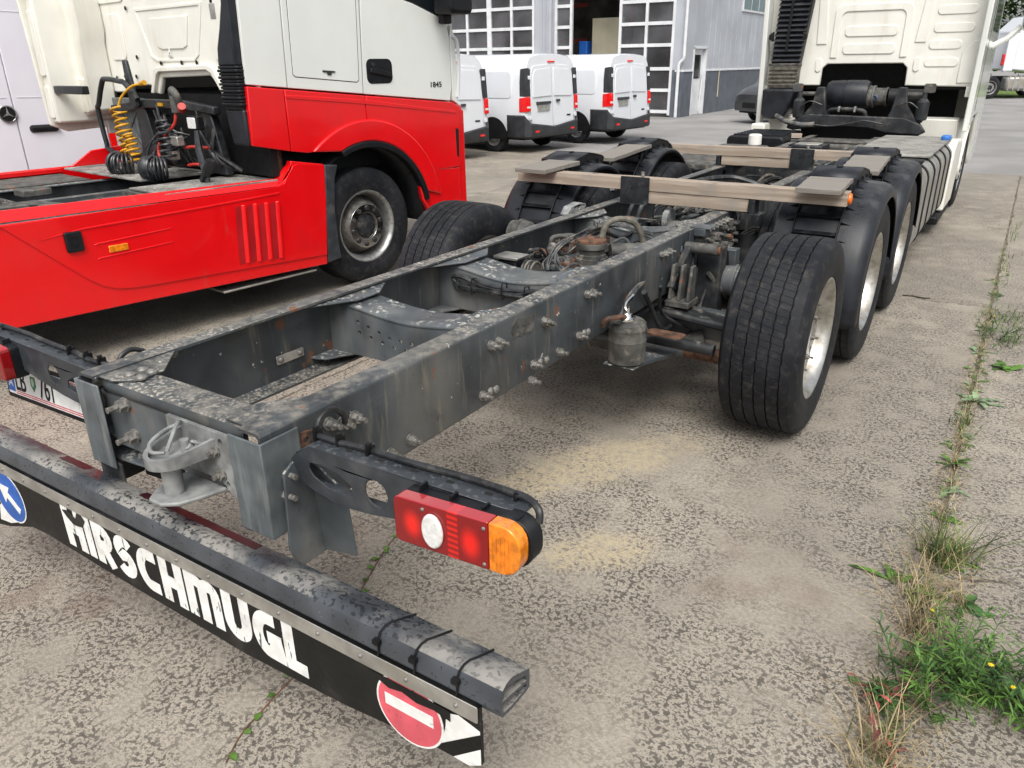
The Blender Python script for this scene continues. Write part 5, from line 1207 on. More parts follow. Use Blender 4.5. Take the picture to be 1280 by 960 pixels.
# trim crease above the flare and front corner
panel('side_crease', [(1.07,1.60),(1.84,1.535),(2.9,1.40),(2.93,1.375),(1.85,1.50),(1.07,1.575)], M['red'], CABT, .010, .017, .004)
panel('corner_deflector', [(2.895,1.49),(2.965,1.45),(2.95,2.02),(2.90,2.12),(2.885,2.0)], M['cabwhite'], CABT, -.04, .004)
B().tube(spline([(.006,2.90,2.03),(.02,2.955,1.98),(.02,2.965,1.75),(.01,2.95,1.52)],6), .016, 8).obj('grab_rail', M['whiteframe'], CABT)
panel('bumper_corner', [(2.39,.93),(2.955,.895),(2.96,.45),(2.60,.42),(2.44,.66)], M['red'], CABT, -.05, .006, .014)
panel('bumper_corner', [(2.965,1.43),(3.05,1.40),(3.06,.45),(2.966,.45)], M['red'], CABT, -.12, -.012, .012)
panel('corner_lamp_slot', [(2.90,1.25),(2.945,1.24),(2.94,.98),(2.91,1.0)], M['black'], CABT, .008, .0135, .002)
panel('turn_lamp', rrect(2.36,2.44,.925,1.03,.01), M['amber'], CABT, -.02, .016, .004)
B().box(W2,-.05,2.9,3.08,.42,1.45).obj('front_bumper', M['red'], CABT, bev=.03); B().box(W2+.02,-.05,2.86,2.98,1.45,3.05).obj('front_wall', M['cabwhite'], CABT, bev=.02)
# left flank, roof, rear wall
panel('side_panel', [(.80,1.25),(2.9,1.2),(2.9,3.1),(.85,3.1)], M['cabwhite'], CABT, W2, W2+.03)
B().box(W2,0,.82,2.9,3.1,3.16).obj('roof', M['cabwhite'], CABT, bev=.02)
yw = .86
rw_ = [(W2,1.60),(-2.02,1.60),(-1.93,1.655),(-1.62,1.66),(-1.55,1.66),(-1.50,1.60),(-1.42,1.59),(-1.34,1.72),(-.62,1.735),(-.52,1.66),(-.42,1.60),(-.02,1.60),(-.02,3.1),(W2,3.1)]
B().prism(rw_, 'y', yw, yw+.04).obj('rear_wall', M['cream'], CABT, bev=.012, seg=2)
def emb(poly, t=.010): B().prism(poly, 'y', yw-t, yw+.002).obj('pressed_panel', M['cream'], CABT, bev=.008, seg=3)
emb(rrect(-2.12,-1.86,1.86,2.22,.05)); emb(rrect(-2.2,-1.75,2.30,2.9,.05))
B().prism([(-1.62,2.24),(-.58,2.24),(-.72,1.88),(-.80,1.84),(-1.36,1.84),(-1.46,1.88)], 'y', yw-.008, yw+.002, holes=[[(-1.58,2.22),(-.62,2.22),(-.75,1.89),(-.81,1.86),(-1.35,1.86),(-1.43,1.89)]]).obj('pressed_panel', M['cream'], CABT, bev=.003)
emb([(-1.38,2.16),(-.80,2.16),(-.87,1.95),(-.93,1.93),(-1.25,1.93),(-1.31,1.95)]); emb(rrect(-1.65,-.55,2.32,2.46,.04)); emb(rrect(-.50,-.28,1.84,2.4,.04))
B().prism([(-1.47,1.60),(-1.38,1.745),(-1.34,1.765),(-.62,1.775),(-.56,1.75),(-.44,1.60),(-.40,1.60),(-.52,1.79),(-.60,1.815),(-1.36,1.805),(-1.42,1.78),(-1.52,1.60)], 'y', yw-.03, yw+.002).obj('opening_flange', M['cream'], CABT, bev=.008, seg=3)
for x, z in ((-2.10,1.72),(-1.95,1.73),(-1.75,1.73),(-1.30,1.83),(-.98,1.83),(-.76,1.83),(-1.68,1.88),(-.40,1.87),(-.44,2.24),(-1.72,2.25)): B().lathe([(0,.0),(.003,.016),(0,.017)], (x,yw-.013,z), 'y', 10).obj('plug', M['black'], CABT)
B().prism([(-1.17,1.875),(-1.10,1.875),(-1.135,1.945)], 'y', yw-.0125,yw-.011).obj('warning_sticker', M['white'], CABT)
for x, z in ((-1.137,1.90),(-1.15,1.883),(-1.12,1.883)): B().prism(circ(x,z,.006,8), 'y', yw-.0135,yw-.0126).obj('sticker_mark', M['black'], CABT)
B().box(-.47,-.40,yw-.0125,yw-.011,2.12,2.22).obj('data_sticker', M['alutrim'], CABT)
# far side wrap panel, stepping back behind the cab
LF = thing('side_fairing', None, None, parent=CABT)
B().prism([(-2.47,3.0),(-2.37,3.0),(-2.33,1.36),(-2.47,1.36)], 'y', .38, .86).obj('fairing', M['cream'], LF, bev=.02)
B().prism([(.30,3.0),(.86,3.0),(.86,1.30),(.50,1.28),(.36,1.34)], 'x', -2.50,-2.47).obj('fairing', M['cream'], LF, bev=.01)
for z0, z1 in ((1.40,1.66),(1.74,2.25),(2.35,2.95)): B().prism(rrect(-2.455,-2.37,z0,z1,.015), 'y', .366,.384).obj('pressed_panel', M['cream'], LF, bev=.006)
B().prism([(-2.36,3.0),(-2.20,3.0),(-2.16,2.1),(-2.20,2.0),(-2.20,1.45),(-2.36,1.40)], 'y', .62,.86).obj('fairing', M['cream'], LF, bev=.02)
B().prism(rrect(-2.34,-2.23,1.44,1.72,.015), 'y', .605,.625).obj('pressed_panel', M['cream'], LF, bev=.006)
B().box(-2.36,-1.80,.40,.46,1.60,1.665).obj('black_bar', M['blackmetal'], LF, bev=.008)
# intake stack with bellows on the near corner
ST = thing('intake_stack', None, None, parent=CABT)
B().prism([(-.255,1.80),(-.03,1.80),(-.03,2.0),(-.03,2.5),(-.03,3.1),(-.06,3.1),(-.08,2.5),(-.11,2.2),(-.17,2.05),(-.235,1.92)], 'y', .715,.855).obj('duct', M['plastic'], ST, bev=.02, seg=3)
for k in range(12):
    z = 1.535+.0225*k
    B().prism(rrect(-.27+.004*(k % 2),-.015-.004*(k % 2),.70+.008*(k % 2),.855,.03), 'z', z, z+.019).obj('bellows_fold', M['plasticdark'], ST, bev=.005)
B().prism(rrect(-.255,-.03,.715,.85,.03), 'z', 1.51,1.80).obj('bellows_core', M['black'], ST)
B().prism([(-.25,1.51),(-.02,1.51),(-.01,1.26),(-.20,1.26),(-.235,1.38)], 'y', .72,.86).obj('lower_duct', M['plastic'], ST, bev=.015)
# machinery below the cab
B().box(-2.25,-.25,1.0,2.2,.95,1.62).obj('engine_block', M['black'], TR, bev=.04)
B().box(-2.30,-.05,.92,.98,1.02,1.60).obj('engine_bulkhead', M['black'], TR)
B().prism([(-2.1,1.50),(-1.5,1.56),(-.9,1.56),(-.45,1.52),(-.45,1.46),(-.9,1.49),(-1.5,1.49),(-2.1,1.43)], 'y', .74,.80).obj('cab_crossbeam', M['blackmetal'], TR, bev=.01)
for x, zt in ((-1.62,1.53),(-.62,1.52)): B().prism([(x-.07,zt),(x+.07,zt),(x+.20,1.02),(x-.10,1.02)], 'y', .76,.83).obj('cab_support', M['blackmetal'], TR, bev=.012)
B().box(-2.18,-1.62,.80,.83,1.10,1.56).obj('grey_shield', M['zplate'], TR, bev=.008)
for a, c_ in (((-2.12,1.14),(-1.70,1.50)),((-2.12,1.50),(-1.70,1.14))): B().tube([(a[0],.797,a[1]),(c_[0],.797,c_[1])],.008,6).obj('shield_rib', M['zplate'], TR)
B().box(-1.24,-1.18,.725,.74,1.51,1.535).obj('yellow_sticker', M['yellow'], TR)
B().box(-.60,-.46,.60,.66,1.36,1.46).obj('lamp_body', M['black'], TR, bev=.01); B().prism(rrect(-.585,-.475,1.37,1.45,.01), 'y', .592,.60).obj('work_lamp', M['whitelens'], TR, bev=.004)
B().prism([(1.26,1.70),(1.24,1.75),(1.28,1.79)][:0] or [(-1.66,1.86),(-1.60,1.86),(-1.53,1.50),(-1.60,1.48),(-1.66,1.50)], 'y', .70,.735).obj('hose_holder', M['blackmetal'], TR, bev=.012)
B().tube(spline([(-.78,.62,1.60),(-.74,.60,1.64),(-.69,.60,1.60),(-.70,.62,1.53)],5),.028,10).cyl((-.73,.60,1.48),(-.73,.60,1.60),.032,12).obj('hose_coupling', M['dusty'], TR)
B().cyl((-.64,.60,1.50),(-.60,.58,1.53),.03,12).obj('coupling_cap', M['redhose'], TR)
# bent grab bar
B().tube(spline([(-1.50,.62,1.06),(-1.75,.62,1.09),(-2.02,.62,1.14),(-2.05,.62,1.20),(-2.08,.62,1.46),(-2.04,.62,1.52),(-1.90,.62,1.69),(-1.82,.62,1.715),(-1.60,.62,1.70),(-1.50,.62,1.68),(-1.34,.62,1.56)],6), .021, 10).obj('grab_bar', M['blackmetal'], TR)
# coiled hoses
def coil(name, p0, p1, r, turns, rt, m, parent, jit=.0, seed=0, flat=1.0):
    r_ = random.Random(seed); a = Vector(p0); c_ = Vector(p1); ax = (c_-a).normalized(); u = ax.cross(Vector((0,1,.2))).normalized(); v = ax.cross(u)
    n = int(turns*16); pts = []
    for i in range(n+1):
        t = i/n; an = 2*math.pi*turns*t; rr = r*(1+jit*math.sin(t*turns*1.7+seed))
        pts.append(a+(c_-a)*t + (u*math.cos(an)+v*math.sin(an)*flat)*rr)
    return B().tube(pts, rt, 8).obj(name, m, parent)
HY = thing('air_hose_set', None, None, parent=TR)
coil('yellow_coil', (-1.49,.52,1.50), (-1.40,.50,1.07), .052, 9.5, .009, M['yellow'], HY, .12, 1)
coil('yellow_coil', (-1.38,.52,1.30), (-1.33,.50,1.08), .045, 5.5, .009, M['yellow'], HY, .12, 2)
B().tube(spline([(-1.49,.52,1.50),(-1.46,.55,1.58),(-1.36,.60,1.66),(-1.25,.64,1.68)],6),.010,8).cyl((-1.26,.63,1.68),(-1.18,.62,1.69),.02,8).obj('yellow_end', M['yellow'], HY)
coil('black_coil', (-.85,.55,1.42), (-.82,.52,1.12), .055, 7, .011, M['coil'], HY, .1, 3)
rl = random.Random(8)
for cx_, n_ in ((-1.42,13),(-.88,16)):
    for k in range(n_):
        a = -1.25+2.5*k/(n_-1); R0 = .075+rl.uniform(-.008,.01); pts = []
        for i in range(18):
            t = 2*math.pi*i/18; d_ = .085+R0*math.cos(t)
            pts.append((cx_+math.sin(a)*d_, .42-.05*math.cos(a)*1+ -math.cos(a)*d_*.8+.08, 1.075+R0*1.05*math.sin(t)))
        B().tube(pts, .0105, 7, closed=True).obj('hose_loop', M['coil'], HY)
for k in range(9):
    x = -1.25+rl.uniform(-.1,.12); B().tube(spline([(x,.52,1.05),(x+.10,.58,1.10+.02*k),(x+.22,.66,1.18+.02*k),(x+.3,.74,1.3)],5),.009,7).obj('hose', M['coil'], HY)
B().tube(spline([(-.73,.60,1.50),(-.75,.58,1.40),(-.86,.56,1.32),(-.98,.54,1.22),(-.95,.52,1.12)],7),.012,8).obj('red_hose', M['redhose'], HY)
for z in (1.22,1.09): B().tube(spline([(-.72,.62,z),(-.60,.62,z+.015),(-.46,.66,z+.01)],5),.012,8).obj('red_hose', M['redhose'], HY)
for k in range(14):
    x0 = rl.uniform(-1.4,-.5); B().tube(spline([(x0,.80,rl.uniform(1.1,1.45)),(x0+rl.uniform(-.1,.2),.72,rl.uniform(1.2,1.5)),(x0+rl.uniform(0,.3),.74,rl.uniform(1.05,1.3)),(x0+.2,.85,1.05)],5),rl.choice((.008,.012,.018)),7).obj('hose', M['cable'], HY)
for x,z in ((-.80,1.24),(-.90,1.13)): B().box(x,x+.12,.54,.60,z,z+.07).obj('white_box', M['alutrim'], HY, bev=.006)
B().tube([(-.45,.58,1.36),(-.42,.56,1.22),(-.36,.55,1.08),(-.34,.54,1.0)],[.018,.03,.028,.02],8).obj('lever', M['blackmetal'], TR)
B().hexa([(-.38,.50,1.02),(-.24,.50,1.18),(-.22,.50,1.16),(-.36,.50,1.0)],[(-.38,.56,1.02),(-.24,.56,1.18),(-.22,.56,1.16),(-.36,.56,1.0)]).obj('step_frame', M['blackmetal'], TR)
B().cyl((-.16,1.02,1.0),(-.14,1.0,1.25),.065,16).obj('exhaust_elbow', M['rust'], TR)
# inner red panel beside the far walkway
B().prism([(.30,1.02),(.78,1.02),(.78,1.16),(.50,1.14)], 'x', -2.12,-2.09).obj('inner_red_panel', M['red'], TR, bev=.006)
# walkways
for x0, x1, y0, y1 in ((-2.25,-.88,.30,.92),(-.56,-.04,.05,.95)):
    wk = B().box(x0,x1,y0,y1,.985,1.0).obj('walkway', M['treadplate'], TR, bev=.003)
    nx, ny = int((x1-x0)/.075), int((y1-y0)/.06)
    bm_ = B()
    for i in range(nx):
        for j in range(ny):
            cx_, cy_ = x0+.04+i*.075, y0+.035+j*.06; s_ = 1 if (i+j) % 2 else -1
            d1 = Vector((.020*s_, .020, 0)); d2 = Vector((-.006*s_, .006, 0))
            c0 = Vector((cx_, cy_, 1.0))
            bm_.add([c0-d1, c0+d2, c0+d1, c0-d2, c0+Vector((0,0,.004))], [(0,1,4),(1,2,4),(2,3,4),(3,0,4)])
    bm_.obj('tread_lugs', M['treadplate'], wk, kind='stuff')
# chassis of the tractor
for x in (-.80,-1.62):
    B().prism([(x,.95),(x+(.075 if x < -1 else -.075),.95),(x+(.075 if x < -1 else -.075),.94),(x+(.008 if x < -1 else -.008),.94),(x+(.008 if x < -1 else -.008),.70),(x,.70)], 'y', -3.2, 2.6).obj('frame_rail', M['frame_plain'], TR, bev=.002)
for y in (.0,.16,.4,.55,-.5,-.62): mk('bolt', BM, M['bolt'], TR, loc=(-.80,y,.86), scale=(.6,1.3,1.3))
B().box(-2.3,-1.7,-3.0,.28,.93,.95).obj('far_walkway', M['dusty'], TR, bev=.003)
B().prism([(-3.0,1.0),(.3,.99),(.3,.96),(-3.0,.96)], 'x', -2.36,-2.30).obj('far_skirt_edge', M['red'], TR)
for x, y0, y1, r_ in ((-.40,-.42,.0,.12),(-.34,-1.35,-.75,.13)):
    B().lathe([(y0,.0),(y0+.01,.07),(y0+.06,r_),(y0+.18,r_),(y0+.185,r_+.006),(y0+.20,r_+.006),(y0+.205,r_),(y1-.06,r_),(y1-.01,.07),(y1,0)], (x,0,.86), 'y', 28).obj('air_tank', M['plastic'], TR)
B().box(-.62,-.10,.02,.10,.90,.98).obj('walkway_support', M['dusty'], TR)
b = B()
for k in range(7): b.tube(spline([(-.55,.04,.96),(-.54+.02*k,-.02,.93),(-.40+.02*k,-.03,.88+.01*k),(-.2,.0,.95)],5),.008,6)
b.obj('cable_bundle', M['cable'], TR)
# fifth wheel and mounting
FW = thing('fifth_wheel', None, None, parent=TR)
B().prism([(-1.75,-1.5),(-.65,-1.5),(-.55,-1.0),(-.75,-.72),(-1.0,-.66),(-1.08,-1.1),(-1.32,-1.1),(-1.40,-.66),(-1.65,-.72),(-1.85,-1.0)], 'z', 1.0,1.04).obj('plate', M['dusty'], FW, bev=.008)
for s in (-.78,-1.62): B().prism([(-1.3,.95),(-.8,.95),(-.95,1.0),(-1.15,1.0)], 'x', s-.05, s+.05).obj('pedestal', M['darksteel'], FW)
B().box(-1.85,-.55,-1.28,-.62,.95,.972).obj('base_plate', M['dusty'], FW, bev=.004)
for x, y in ((-.62,-.70),(-.72,-.70),(-.62,-.85)): mk('bolt', BM, M['bolt'], FW, loc=(x,y,.972), rot=(0,-math.pi/2,0), scale=(.6,1.4,1.4))
B().prism([(-.78,-.62),(-.38,-.55),(-.40,-.42),(-.78,-.50)], 'z', .955,.967).obj('bracket', M['dusty'], FW, bev=.003)
B().box(-1.30,-1.12,-.45,-.25,.94,.99).obj('junction_box', M['dusty'], FW, bev=.008)
for x0,y0,x1,y1 in ((-.5,-.55,-.25,-.35),(-.6,-.5,-.3,-.62)): B().cyl((x0,y0,.93),(x1,y1,.90),.014,8).obj('tie_bar', M['dusty'], FW)
# side skirt
SK = thing('side_skirt', None, None, parent=TR)
main = [(-1.10,.965),(-.99,.955),(-.90,.86),(-.70,.665),(-.58,.55),(-.50,.488),(-.42,.452),(-.30,.432),(-.1,.420),(.5,.392),(1.30,.356),(1.345,.80),(1.362,1.066),(1.12,1.098),(1.07,1.09),(1.02,1.03),(.97,.965),(.90,.950),(0,.955)]
B().prism([(-1.10,.95),(-.99,.948)]+main[2:], 'x', -.005, .006).obj('main_panel', M['red'], SK, bev=.008, seg=3)
low_ = [(-2.9,1.0),(-1.10,.958),(.9,.945),(1.0,1.0),(1.08,1.085),(1.355,1.06),(1.34,.80),(1.302,.275),(.5,.300),(-.3,.325),(-1.15,.345),(-1.25,.36),(-2.9,.36)]
B().prism(low_, 'x', -.03, -.004).obj('sill_panel', M['red'], SK, bev=.006, seg=2)
# sloping top band
B().hexa([(-.03,-2.9,.99),(-.002,-2.9,.985),(-.002,.93,.950),(-.03,.93,.955)], [(-.085,-2.9,1.055),(-.06,-2.9,1.058),(-.06,.96,1.005),(-.085,.96,1.0)]).obj('top_band', M['red'], SK, bev=.006, seg=2)
B().hexa([(-.03,.93,.955),(-.002,.93,.950),(-.002,1.05,1.08),(-.03,1.05,1.08)], [(-.085,.94,1.0),(-.06,.96,1.005),(-.035,1.08,1.12),(-.06,1.08,1.12)]).obj('top_band', M['red'], SK, bev=.006)
B().prism([(1.05,1.085),(1.36,1.066),(1.36,1.075),(1.06,1.125)], 'x', -.06,-.001).obj('top_band', M['red'], SK, bev=.006)
# swage line and raised ribs
B().prism([(-.83,.835),(-.55,.86),(.2,.875),(.90,.895),(.93,.91),(.2,.888),(-.55,.872)], 'x', .005,.011).obj('swage', M['red'], SK, bev=.004, seg=3)
for z0 in (.765,.672): B().prism([(-.50,z0-.01),(.02,z0+.012),(.02,z0+.018),(-.48,z0)], 'x', .005,.011).obj('swage', M['red'], SK, bev=.003)
for k in range(4):
    y0 = .515+.098*k
    pts = [(y0+.012,.852-.004*k),(y0+.078,.857-.004*k),(y0+.060,.64),(y0+.046,.435-.006*k),(y0-.02,.425-.006*k),(y0-.006,.64)]
    B().prism(pts, 'x', .0,.0068).obj('vent_shade', M['ventshade'], SK)  # flat patch on the panel, slot shade painted in darker red
    B().hexa([(0.006,y0+.060,.855-.004*k),(.022,y0+.085,.858-.004*k),(.022,y0+.089,.858-.004*k),(0,y0+.089,.858-.004*k)][::-1], [(0.006,y0+.030,.428-.006*k),(.022,y0+.055,.432-.006*k),(.022,y0+.06,.432-.006*k),(0,y0+.06,.432-.006*k)][::-1]).obj('vent_blade', M['red'], SK, bev=.002)
B().prism(rrect(-.668,-.565,.735,.862,.012), 'x', 0,.028).obj('badge_box', M['plasticdark'], SK, bev=.008)
B().prism([(-.64,.835),(-.595,.835),(-.593,.79),(-.617,.765),(-.642,.79)], 'x', .027,.033, holes=[[(-.634,.828),(-.601,.828),(-.600,.793),(-.617,.775),(-.635,.793)]]).obj('shield_emblem', M['black'], SK)
B().prism(rrect(-.415,-.290,.690,.735,.006), 'x', 0,.014).obj('side_marker', M['amber'], SK, bev=.004)
B().prism([(1.368,1.068),(1.50,1.055),(1.46,.95),(1.43,.70),(1.44,.40),(1.45,.30),(1.307,.282),(1.35,.80)], 'x', -.09, .004).obj('front_trim', M['bracket'], SK, bev=.01)
B().box(-.5,-.02,.35,1.2,.235,.25).obj('lower_step', M['alutrim'], SK, bev=.004)
B().box(-.45,-.04,-1.4,1.15,.36,.93).obj('side_tank', M['darksteel'], TR, bev=.05)
# unseen underbody masses, added to block light from under the tractor
B().box(W2+.03,-.03,-2.9,1.3,.62,.66).obj('underbody_light_block', M['black'], TR)
B().box(W2+.0,W2+.03,-2.9,1.3,.30,1.0).obj('far_skirt_light_block', M['red'], TR, bev=.01)
B().box(W2+.05,W2+.6,-1.3,1.2,.32,.62).obj('side_tank', M['darksteel'], TR, bev=.05)  # tank-shaped block, added to darken the ground below
B().box(-1.6,-.75,-.6,2.4,.34,.62).obj('gearbox_light_block', M['darksteel'], TR, bev=.06)
# wheels
wheel('wheel', TR, (-.21,WC[0],.5), 1, 'front'); wheel('wheel', TR, (W2+.21,WC[0],.5), -1, 'front')
for x in (-.20,W2+.20): wheel('wheel', TR, (x,-2.1,.5), 1 if x > -1 else -1, 'front')
B().cyl((W2+.3,WC[0],.5),(-.3,WC[0],.5),.07,14).obj('axle', M['darksteel'], TR); B().cyl((W2+.3,-2.1,.5),(-.3,-2.1,.5),.09,14).obj('axle', M['darksteel'], TR)
# mirror
B().prism(rrect(2.62,2.90,2.19,2.7,.05), 'x', .06,.28).obj('mirror', M['plasticdark'], CABT, bev=.03, seg=3)
B().cyl((.0,2.80,2.17),(.15,2.78,2.24),.03,10).obj('mirror_arm', M['plasticdark'], CABT)
B().box(.02,.10,2.72,2.82,2.12,2.20).obj('mirror_foot', M['plasticdark'], CABT, bev=.015)
# ================================================================ white vans (local: rear at y=0, nose at +y)
def section(hw, h, zb_, tum=.10, rr=.16):
    """closed ring half profile from the sill over the roof"""
    pr = [(hw*.94, zb_), (hw*.985, zb_+.12), (hw, zb_+.35), (hw*.995, 1.0*h/1.9), (hw-tum*.35, h*.76), (hw-tum*.75, h*.90), (hw-tum-.04, h*.955), (hw-tum-.13, h*.985), (hw*.45, h), (0, h+.008)]
    return pr + [(-x, z) for x, z in reversed(pr[:-1])]
WHM = B().lathe([(-.09,.20),(-.088,.24),(-.09,.29),(-.075,.325),(-.05,.333),(.05,.333),(.075,.325),(.09,.29),(.088,.24),(.09,.205)], (0,0,0), 'x', 40).mesh('tyre')
RIMM = B().lathe([(.085,.207),(.088,.200),(.07,.195),(.045,.185)], (0,0,0), 'x', 36).prism(circ(0,0,.19,36), 'x', .035,.05, holes=[circ(.135*math.cos(k*.5236),.135*math.sin(k*.5236),.020,8) for k in range(12)] + [circ(0,0,.03,8)]).lathe([(.048,.10),(.062,.085),(.070,.05),(.072,0)], (0,0,0), 'x', 20).mesh('rim')
def van(label, loc, rz, L=4.9, hw=.955, h=2.0, body=None, dark=False, plates=True, detail=True, group=None):
    V = thing('parked_van' if not dark else 'parked_car', label, 'van' if not dark else 'car', loc=loc, rz=rz, group=group)
    m = body or M['vanwhite']
    st = [(0.0,.0),(.05,.06),(.15,.10),(1.2,.10),(2.4,.10),(L-1.55,.10),(L-1.30,.12)]
    rows = []
    for i, (y, tm) in enumerate(st):
        k = .965 if i == 0 else .99 if i == 1 else 1
        ring = section(hw*k, h*(.985 if i == 0 else .995 if i == 1 else 1), .36)
        rows.append([(x, y + (.10*(z/h)**2 if i < 3 else (-.0 if i < 6 else 0)), z) for x, z in ring])
    # nose: sloping screen and short bonnet
    for y, hh, k in ((L-.95,1.50,.98),(L-.70,1.18,.97),(L-.25,1.02,.93),(L-.05,.85,.86)):
        ring = section(hw*k, h, .36); s_ = (hh-.36)/(h-.36)
        rows.append([(x, y, .36+(z-.36)*s_) for x, z in ring])
    b = B(); b.grid(rows); n = len(rows[0]); b.f.append(tuple(range(n))); b.f.append(tuple((len(rows)-1)*n+i for i in reversed(range(n))))
    b.obj('body', m, V, ang=30)
    # dark lower bumper wrapping the rear corners
    rows = []
    for x, y in [(-hw-.012,.52),(-hw-.012,.25),(-hw*1.005,.045),(-hw*.90,-.05),(0,-.055),(hw*.90,-.05),(hw*1.005,.045),(hw+.012,.25),(hw+.012,.52)]:
        top = .78 if abs(x) > hw*.95 else .62 if abs(x) > hw*.8 else .52
        rows.append([(x*.97,y+.02,.33),(x,y,.36),(x,y,top-.02),(x*.985,y+.02,top)])
    B().grid(rows).obj('rear_bumper', M['vangrey'], V, solid=.03)
    B().box(-hw*.95,hw*.95,.1,L-.3,.28,.40).obj('underbody', M['black'], V)
    yr = lambda z: -.006+.10*(z/h)**2
    def back(name, poly, m_, t=.012, d=.0, bev=.006):   # plate on the leaning rear face
        b = B(); n_ = len(poly)
        b.add([(x, yr(z)-d-t, z) for x, z in poly] + [(x, yr(z)-d+.01, z) for x, z in poly], [tuple(range(n_)), tuple(range(2*n_-1, n_-1, -1))] + [(i, i+n_, (i+1) % n_+n_, (i+1) % n_) for i in range(n_)])
        return b.obj(name, m_, V, bev=bev)
    for s in (-1,1):
        q = lambda p: [(s*x, z) for x, z in p]
        back('rear_door', q([(.008,.53),(hw*.80,.53),(hw*.83,1.05),(hw*.79,1.60),(hw*.70,1.76),(.008,1.80)]), m)
        if detail:
            back('door_window_panel', q([(.05,1.16),(hw*.75,1.14),(hw*.72,1.58),(hw*.64,1.69),(.05,1.72)]), m, .010, .012)
        back('tail_lamp', q([(hw*.865,.86),(hw*.965,.88),(hw*.97,1.12),(hw*.93,1.16),(hw*.865,1.14)]), M['redbright'], .025, .01)
        back('lamp_lower', q([(hw*.868,.93),(hw*.968,.93),(hw*.968,.97),(hw*.868,.97)]), M['whitelens'], .028, .012, .002)
        if not dark: back('pillar_trim', q([(hw*.865,1.17),(hw*.935,1.18),(hw*.90,1.62),(hw*.86,1.70),(hw*.80,1.70),(hw*.84,1.5)]), M['vangrey'], .018, .0)
        B().prism([(.0,.86),(.20,.85),(.20,1.13),(.02,1.15)], 'x', s*(hw-.10), s*(hw+.006)).obj('lamp_side', M['redbright'], V, bev=.003)
        if not dark: B().prism([(.015,1.17),(.20,1.16),(.20,1.45),(.18,1.70),(.06,1.72)], 'x', s*(hw-.16), s*(hw-.012)).obj('pillar_side', M['vangrey'], V, bev=.004)
        for z in (.70,1.50): back('hinge', q([(hw*.835,z),(hw*.905,z),(hw*.905,z+.07),(hw*.835,z+.07)]), m, .03, .01, .004)
        back('reflector', q([(hw*.62,.43),(hw*.76,.43),(hw*.76,.47),(hw*.62,.47)]), M['redbright'], .012, .065, .003)
        # side pressing and wheels
        B().prism(rrect(.42,1.75,1.12,1.66,.09,5), 'x', s*(hw-.06), s*(hw+.001)).obj('side_pressing', m, V, bev=.01, seg=3)
        B().prism([(L-1.9,1.15),(L-1.05,1.15),(L-1.3,1.66),(L-1.9,1.68)], 'x', s*(hw-.09), s*(hw+.003)).obj('side_window', M['glass'], V)
        B().box(s*hw-.012,s*hw+.012,1.62,1.70,1.06,1.10).obj('side_handle', M['vangrey'], V, bev=.004)
        for y in (.95, L-.95):
            w_ = thing('wheel', None, None, loc=(s*(hw-.105), y, .333), rz=0 if s > 0 else math.pi, parent=V)
            mk('tyre', WHM, M['tyre'], w_); mk('rim', RIMM, M['rim'], w_)
            B().prism(arc(y,.34,.40,-8,188,16), 'x', s*(hw-.30), s*(hw+.0105)).obj('wheel_arch', M['black'], V)
    back('door_gap', [(-.006,.54),(.006,.54),(.006,1.80),(-.006,1.80)], M['darksteel'], .001, .0, 0)
    if dark:
        for s in (-1,1): B().prism([(s*.45,.66),(s*.80,.70),(s*.82,.80),(s*.50,.80)], 'y', L-.34,L-.10).obj('headlight', M['whitelens'], V, bev=.02)
        B().prism(rrect(-.35,.35,.45,.62,.04), 'y', L-.3,L-.04).obj('grille', M['black'], V, bev=.01)
        B().prism([(-.62,1.02),(.62,1.02),(.55,1.40),(-.55,1.40)], 'y', L-1.12,L-1.0).obj('windscreen', M['glass'], V)
    if plates:
        back('plate_surround', [(-.60,.99),(-.10,1.0),(-.10,1.05),(-.60,1.05)], M['vangrey'], .03, .012)
        back('number_plate', [(-.56,.86),(-.14,.86),(-.14,.98),(-.56,.98)], M['alutrim'], .015, .012, .002)
        back('handle', [(.12,1.03),(.24,1.03),(.24,1.08),(.12,1.08)], M['vangrey'], .03, .012, .006)
        back('badge', [(.52,.72),(.66,.72),(.66,.75),(.52,.75)], M['black'], .003, .013, 0)
    back('high_brake_lamp', [(-.12,1.83),(.12,1.83),(.12,1.86),(-.12,1.86)], M['redbright'], .02, .0, .003)
    return V
HV = R(84)
# rear centre positions (the three stand side by side, tails towards the camera)
VG = 'white vans parked in a row by the workshop'
van('white panel van in the row, half hidden by the red truck', (-7.72,11.70,0), HV, group=VG)
van('middle white van in the row, between the other two', (-7.05,14.32,0), HV, group=VG)
van('white van farthest right in the row, nearest the workshop doors', (-6.40,16.95,0), HV, group=VG)
van('black car nose showing beside the right-hand cab', (-2.75,27.6,0), R(140), L=4.6, hw=.92, h=1.55, body=M['carblack'], dark=True, plates=False, detail=False)
